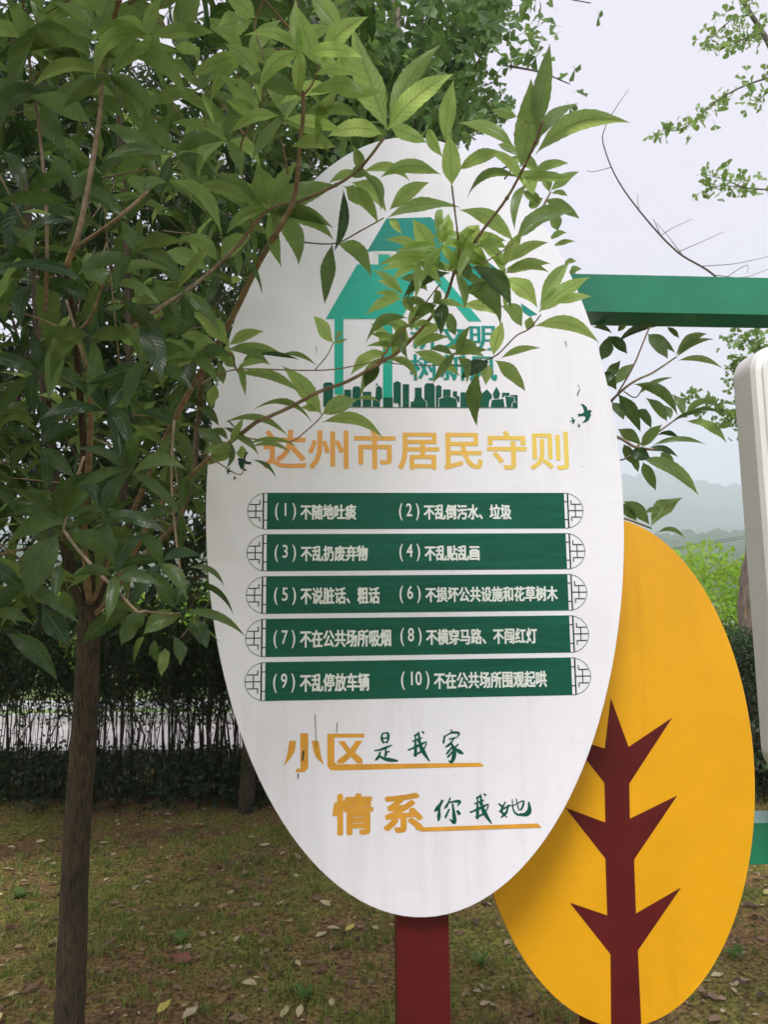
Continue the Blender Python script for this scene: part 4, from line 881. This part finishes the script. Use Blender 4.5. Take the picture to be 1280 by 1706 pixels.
# bare twig arching over the green beam
main_twig = gb([(1330, 560), (1260, 530), (1190, 458), (1130, 420), (1075, 362), (1030, 300), (1006, 240), (1010, 210), (1030, 175), (1049, 148)], .0075, .0014, 4.0)
for P in ([(1006, 288), (990, 286), (978, 284)], [(1085, 375), (1066, 350), (1063, 322)], [(1098, 398), (1125, 378), (1155, 365)], [(1125, 425), (1165, 405), (1207, 386)], [(1165, 447), (1220, 440), (1262, 432), (1290, 425)], [(1190, 458), (1240, 462), (1290, 445)], [(1098, 396), (1092, 370), (1089, 364)], [(1135, 428), (1115, 395), (1095, 372)], [(1235, 438), (1244, 442), (1246, 455)]):
    bx0, by0, _z = proj(main_twig); k = int(np.argmin((bx0-P[0][0])**2+(by0-P[0][1])**2)); gb([(float(bx0[k]), float(by0[k]))]+P[1:], .0024, .0012, 4.0)

# ================================================================== HEDGE, SHRUBS
def hedge(x0, x1, y, label, seed, hs=1.0):
    h = empty('hedge', ((x0+x1)/2, y, 0)); tag(h, label, 'hedge'); r_ = random.Random(seed)
    mb = MB(); tips = []
    n = int((x1-x0)*105)
    for i in range(n):
        x = r_.uniform(x0, x1); yy = y+r_.gauss(0, .17); ht = r_.uniform(.95, 1.5)*hs
        P = [np.array([x, yy, -.03]), np.array([x+r_.gauss(0, .05), yy+r_.gauss(0, .04), ht*r_.uniform(.35, .6)]), np.array([x+r_.gauss(0, .13), yy+r_.gauss(0, .1), ht])]
        rr = r_.choice((.003, .004, .005, .006, .008, .012)); mb.tube(P, [rr, rr*.8, rr*.4], 4); tips.append(P)
        for _b in range(r_.choice((1, 2, 2, 3))):
            a = P[1]+(P[2]-P[1])*r_.random(); e = a+np.array([r_.gauss(0, .13), r_.gauss(0, .1), r_.uniform(.08, .3)]); mb.tube([a, e], [rr*.5, rr*.3], 3); tips.append([a, (a+e)/2, e])
    tag(mb.build('stems', M_hstem, h), kind='stuff')
    B = []; T = []; ti = []
    rg = np.random.default_rng(seed)
    def put(c, k, tn, sz=(.022, .042)):
        nonlocal B, T, ti
        for _ in range(k):
            b_ = c+rg.normal(0, .03, 3); d = nrm(rg.normal(size=3)); B.append(b_); T.append(b_+d*rg.uniform(*sz)); ti.append(np.clip(rg.normal(*tn), 0, 1))
    for P in tips:
        for f in (.55, .7, .8, .9, 1, 1.05):
            q = P[1]+(P[2]-P[1])*(f-.5)*2
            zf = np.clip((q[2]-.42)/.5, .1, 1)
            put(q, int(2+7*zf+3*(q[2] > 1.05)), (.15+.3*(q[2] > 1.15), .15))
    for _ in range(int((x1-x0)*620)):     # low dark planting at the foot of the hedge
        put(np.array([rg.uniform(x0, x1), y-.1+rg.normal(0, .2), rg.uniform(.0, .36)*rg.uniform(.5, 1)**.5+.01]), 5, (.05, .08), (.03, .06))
    B = np.array(B); T = np.array(T); n = len(B); s = nrm(np.cross(T-B, rg.normal(size=(n, 3))))
    V, F, uv, k = leaf_geo(B, T, np.linalg.norm(T-B, axis=1)*.5, s, np.full(n, .05), np.full(n, .05), nrm(np.cross(s, T-B)), 'lo')
    tag(mesh_obj('foliage', V, F, M_hedge, h, uv=uv, tint=np.repeat(ti, k)), kind='stuff')
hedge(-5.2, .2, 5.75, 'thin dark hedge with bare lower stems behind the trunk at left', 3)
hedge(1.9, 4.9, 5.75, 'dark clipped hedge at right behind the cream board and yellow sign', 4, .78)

def shrub(x, y, r, ht, label, n, m, seed, group=None, tn=(.55, .2), ls=(.05, .09)):
    s_ = empty('shrub', (x, y, 0)); tag(s_, label, 'shrub', group); rg = np.random.default_rng(seed)
    mb = MB()
    for k in range(7):
        a = rg.uniform(0, 6.28); mb.tube([np.array([x, y, 0]), np.array([x+r*.3*math.cos(a), y+r*.3*math.sin(a), ht*.5]), np.array([x+r*.7*math.cos(a), y+r*.7*math.sin(a), ht*.85])], [.018, .012, .005], 5)
    mb.build('stems', M_twig, s_)
    q = nrm(rg.normal(size=(n, 3)))*rg.uniform(.35, 1, (n, 1))**.5
    lob = 1+.22*np.sin(q[:, 0]*7+seed)*np.sin(q[:, 2]*6+seed*2)
    B = np.stack([x+q[:, 0]*r*lob, y+q[:, 1]*r*lob, ht*.52+q[:, 2]*ht*.5*lob], 1); B[:, 2] = np.maximum(B[:, 2], .03)
    d = nrm(rg.normal(size=(n, 3))+q*.8); T = B+d*rg.uniform(*ls, (n, 1)); s = nrm(np.cross(d, rg.normal(size=(n, 3))))
    V, F, uv, k = leaf_geo(B, T, np.linalg.norm(T-B, axis=1)*.5, s, np.full(n, .05), np.full(n, .05), nrm(np.cross(s, d)), 'lo')
    tag(mesh_obj('foliage', V, F, m, s_, uv=uv, tint=np.repeat(np.clip(rg.normal(*tn, n), 0, 1), k)), kind='stuff')
for i, (x, y, r_, h_, lb) in enumerate([
    (-9.2, 13.4, 1.3, 1.7, 'lime green shrub beyond the path, beyond the far left hedge'),
    (-6.6, 13.7, 1.4, 1.75, 'lime green shrub beyond the path, glimpsed left of the thick trunk'),
    (-4.1, 13.3, 1.2, 1.7, 'lime green shrub beyond the path, glimpsed just right of the thick trunk'),
    (-1.8, 13.6, 1.3, 1.6, 'lime green shrub beyond the path, beside the white sign left edge'),
    (4.55, 9.4+4.0, 1.1, 1.75, 'lime green shrub beyond the path, just above the yellow sign edge'),
    (6.4, 13.2, 1.5, 2.35, 'tallest lime green shrub beyond the path, left of the rough trunk'),
    (8.6, 13.6, 1.5, 2.2, 'lime green shrub beyond the path, beyond the cream board')]):
    shrub(x, y, r_, h_, lb, 7000, M_lime, 20+i, 'lime shrubs beyond the path', ls=(.07, .14))
shrub(3.2, 5.2, .5, 1.05, 'dark green shrub at right between the yellow sign and the cream board', 1800, M_hedge, 41, tn=(.5, .2), ls=(.03, .06))
shrub(3.75, 6.2, .45, 1.35, 'leafy green shrub at the foot of the rough brown trunk', 1500, M_hedge, 42, tn=(.9, .1), ls=(.03, .06))

# power lines far off
for k, (ya, yb_) in enumerate((((912, 893), (915, 897)), ((960, 945), (964, 949)))):
    d = 60; wi = empty('power_line', pt(1190, 905+50*k, d)); WL[wi.name] = np.array(wi.location)
    tag(wi, ('upper' if k == 0 else 'lower')+' pair of thin dark power lines crossing in front of the wooded slope', 'power line')
    for (a, b_) in (ya, yb_):
        sl_ = (b_-a)/110.
        mb = MB(); mb.tube([pt(1130+dx, a+sl_*dx+ .00002*dx*dx, d) for dx in range(-1500, 901, 100)], .028, 4); mb.build('cable', M_scratch, wi)

# ================================================================== GROUND COVER
def blades(n, seed, xr, yr, hr, w_, m, name, label, cat, clump=True):
    rg = np.random.default_rng(seed)
    nc = n//14; cx = rg.uniform(*xr, nc); cy = rg.uniform(*yr, nc); hh = rg.uniform(*hr, nc)
    msk = (np.sin(cx*1.9+.7)*np.cos(cy*2.3)+np.sin(cx*.8-cy*1.1)+rg.normal(0, .5, nc)) > -.15
    cx, cy, hh = cx[msk], cy[msk], hh[msk]; nc = len(cx)
    X = np.repeat(cx, 14)+rg.normal(0, .018, nc*14); Yv = np.repeat(cy, 14)+rg.normal(0, .018, nc*14); Hh = np.repeat(hh, 14)*rg.uniform(.4, 1.2, nc*14)
    n = len(X); Zg = gh(X, Yv)
    a = rg.uniform(0, 6.28, n); lean = rg.normal(0, .5, (n, 2))
    B = np.stack([X, Yv, Zg-.003], 1); s = np.stack([np.cos(a), np.sin(a), np.zeros(n)], 1)*w_
    mid = B+np.stack([lean[:, 0]*Hh*.25, lean[:, 1]*Hh*.25, Hh*.6], 1); tip = B+np.stack([lean[:, 0]*Hh, lean[:, 1]*Hh, Hh], 1)
    V = np.stack([B-s, B+s, mid+s*.8, mid-s*.8, tip], 1).reshape(-1, 3); I = np.arange(n)*5
    F = [(i, i+1, i+2, i+3) for i in I]+[(i+3, i+2, i+4) for i in I]
    t_ = np.repeat(np.clip(rg.normal(.45, .38, n), 0, 1), 5)
    return tag(mesh_obj(name, V, F, m, uv=np.tile(np.array([[0.2, 0], [.3, 0], [.3, .5], [.2, .5], [.25, 1]]), (n, 1)), tint=t_, smooth=False), label, cat, kind='stuff')
M_grass = leaf_mat('grass_blade', (.07, .15, .015), (.56, .50, .16), (.09, .17, .02), (.5, .5, .1), .4, .6, veins=0)
blades(150000, 5, (-3.4, 4.0), (1.5, 5.5), (.014, .05), .0022, M_grass, 'grass', 'short patchy grass growing in the mossy soil', 'grass')
# dry litter
def curl_leaf(c, L_l, ang, col_seed, rg, tilt=None):
    t = np.linspace(0, 1, 5); cc = np.array([-1, 0, 1.])
    p = np.array([.1, .8, 1, .6, 0]); d = np.array([math.cos(ang), math.sin(ang), rg.uniform(-.15, .25)]); s = np.array([-math.sin(ang), math.cos(ang), rg.uniform(-.3, .3)])
    V = []
    for i in range(5):
        for k in cc: V.append(c+d*L_l*t[i]+s*k*p[i]*L_l*.27+Z*(abs(k)*p[i]*L_l*.13*rg.uniform(.2, 1.4)+.3*L_l*(t[i]-.5)**2*rg.uniform(.2, 1)+.004))
    F = [(i*3+k, i*3+k+1, i*3+k+4, i*3+k+3) for i in range(4) for k in range(2)]
    return V, F
m, t, b, N, L = mat('dry_leaf'); M_dry = m
at = N.new('ShaderNodeAttribute'); at.attribute_name = 'tint'
r = ramp(N, L, at.outputs['Fac'], [(0, (.09, .05, .03)), (.4, (.22, .13, .075)), (.7, (.42, .30, .18)), (.9, (.55, .47, .28)), (1, (.6, .5, .12))])
L.new(r.outputs[0], b.inputs['Base Color']); b.inputs['Roughness'].default_value = .75
rg = np.random.default_rng(77); V = []; F = []; ti = []
for k in range(9500):
    x, y = rg.uniform(-3.6, 4), rg.uniform(1.2, 5.8); v, f = curl_leaf(np.array([x, y, gh(x, y)]), min(.065, .014+rg.exponential(.014)), rg.uniform(0, 6.28), 0, rg)
    n0 = len(V); V += v; F += [tuple(i+n0 for i in q) for q in f]; ti += [float(rg.uniform(.8, .95)) if rg.random() < .13 else float(np.clip(rg.normal(.42, .22), 0, .85))]*15
tag(mesh_obj('leaf_litter', V, F, M_dry, tint=ti), 'crumbled brown leaf litter scattered over the mossy ground', 'leaf litter', kind='stuff')
fall = [ # px, py, length, tint, angle, label
 (318,1600,.085,'red',2.6,'reddish brown curled leaf lying right of the thick trunk'), (576,1548,.05,1,.9,'yellow fan leaf standing up left of the maroon post'), (262,1690,.055,1,1.2,'yellow leaf at the bottom edge near the thick trunk'), (304,1692,.055,.9,1.0,'cream curled leaf beside the yellow leaf at the bottom edge'),
 (496,1692,.04,.9,1.4,'small cream leaf at the bottom edge left of the maroon post'), (433,1405,.05,.9,.5,'pale curled leaf lying in the shade left of the oval sign'), (322,1372,.055,.85,.3,'pale leaf on bare soil nearest the foot of the hedge'), (325,1512,.045,.85,1.6,'pale leaf in the middle of the grass right of the trunk'), (211,1515,.04,.9,.8,'white curled leaf right beside the thick trunk'),
 (390,1571,.03,.9,1.2,'tiny pale leaf above the reddish brown leaf'), (308,1405,.05,.3,1.4,'rust coloured leaf standing upright in the shade'), (494,1460,.035,.85,1.8,'small pale leaf near the lower edge of the oval sign'), (380,1690,.06,.5,.2,'broad tan leaf at the bottom edge beside the cream leaf'), (545,1545,.05,.8,.1,'flat beige leaf just left of the yellow fan leaf'),
 (58,1402,.045,.9,.2,'white leaf at far left of the grass'), (72,1457,.06,.6,.5,'pinkish beige leaf at left of the trunk'), (12,1412,.035,.9,0,'small white leaf touching the left edge'), (310,1463,.04,.6,.9,'tan leaf halfway between hedge and bottom edge'), (632,1545,.035,.9,2.3,'pale yellow leaf directly left of the post'),
 (800,1660,.04,.8,.6,'beige leaf on the grass right of the maroon post'), (1225,1590,.045,.85,.3,'pale leaf right of the yellow oval sign'), (445,1650,.035,.5,2,'small brown leaf right of the reddish brown leaf')]
m, t, b, N, L = mat('red_dry_leaf'); b.inputs['Base Color'].default_value = (.28, .09, .075, 1); b.inputs['Roughness'].default_value = .6; M_red = m
for px_, py_, ln, tn, an, lb in fall:
    g = ground_at(px_, py_, .02); c = np.array([g[0], g[1], gh(g[0], g[1])+.012]); v, f = curl_leaf(c, ln*1.35, an, 0, rg)
    ml = M_red if tn == 'red' else M_dry
    tag(mesh_obj('fallen_leaf', v, f, ml, tint=[1 if tn == 'red' else tn]*15), lb, 'leaf', 'dry leaves fallen on the lawn')
# little weed at the right of the yellow sign
def weed(px_, py_, label, n=9, s=.05):
    g = ground_at(px_, py_); e = empty('weed', (g[0], g[1], gh(g[0], g[1]))); tag(e, label, 'weed')
    for k in range(n):
        a = k*2.4; b_ = np.array([g[0], g[1], gh(g[0], g[1])]); t_ = b_+np.array([math.cos(a)*s, math.sin(a)*s, s*random.uniform(.3, 1.1)])
        dd = nrm(t_-b_); sdd = nrm(np.cross(dd, Z))
        V, F, uv, kk = leaf_geo(b_[None], t_[None], np.array([s*.4]), sdd[None], np.array([.12]), np.array([.1]), np.array([[0, 0, 1.]]), 'lo')
        mesh_obj('leaf', V, F, M_grassy, e, uv=uv, tint=np.full(kk, .6))
M_grassy = leaf_mat('weed_leaf', (.06, .14, .03), (.14, .28, .06), (.1, .2, .03), (.3, .45, .08), .4, .5)
for p in ((1225, 1595, 'bright leafy weed right of the yellow oval sign'), (302, 1568, 'small green weed between the trunk and the reddish leaf'), (505, 1668, 'low green weed near the bottom edge left of the post'), (800, 1600, 'small weed between the two sign posts'), (30, 1500, 'leafy weed at the left edge of the grass')):
    weed(*p)

# ================================================================== HAZE
m = bpy.data.materials.new('haze_air'); m.use_nodes = True; N = m.node_tree.nodes; L = m.node_tree.links; N.clear()
pv = N.new('ShaderNodeVolumePrincipled'); pv.inputs['Color'].default_value = (.88, .95, 1, 1); pv.inputs['Density'].default_value = .0017; pv.inputs['Anisotropy'].default_value = 0
oo = N.new('ShaderNodeOutputMaterial'); L.new(pv.outputs[0], oo.inputs['Volume'])
mb = MB(); mb.box((0, 0, 100), 3200, 3200, 210)
hz = mb.build('haze', m, smooth=False); tag(hz, 'pale even haze in the air over the valley', 'haze', kind='stuff')
sc.cycles.volume_bounces = 5; sc.cycles.volume_max_steps = 64
print('objects', len(bpy.data.objects), 'faces', sum(len(o.data.polygons) for o in bpy.data.objects if o.type == 'MESH'))
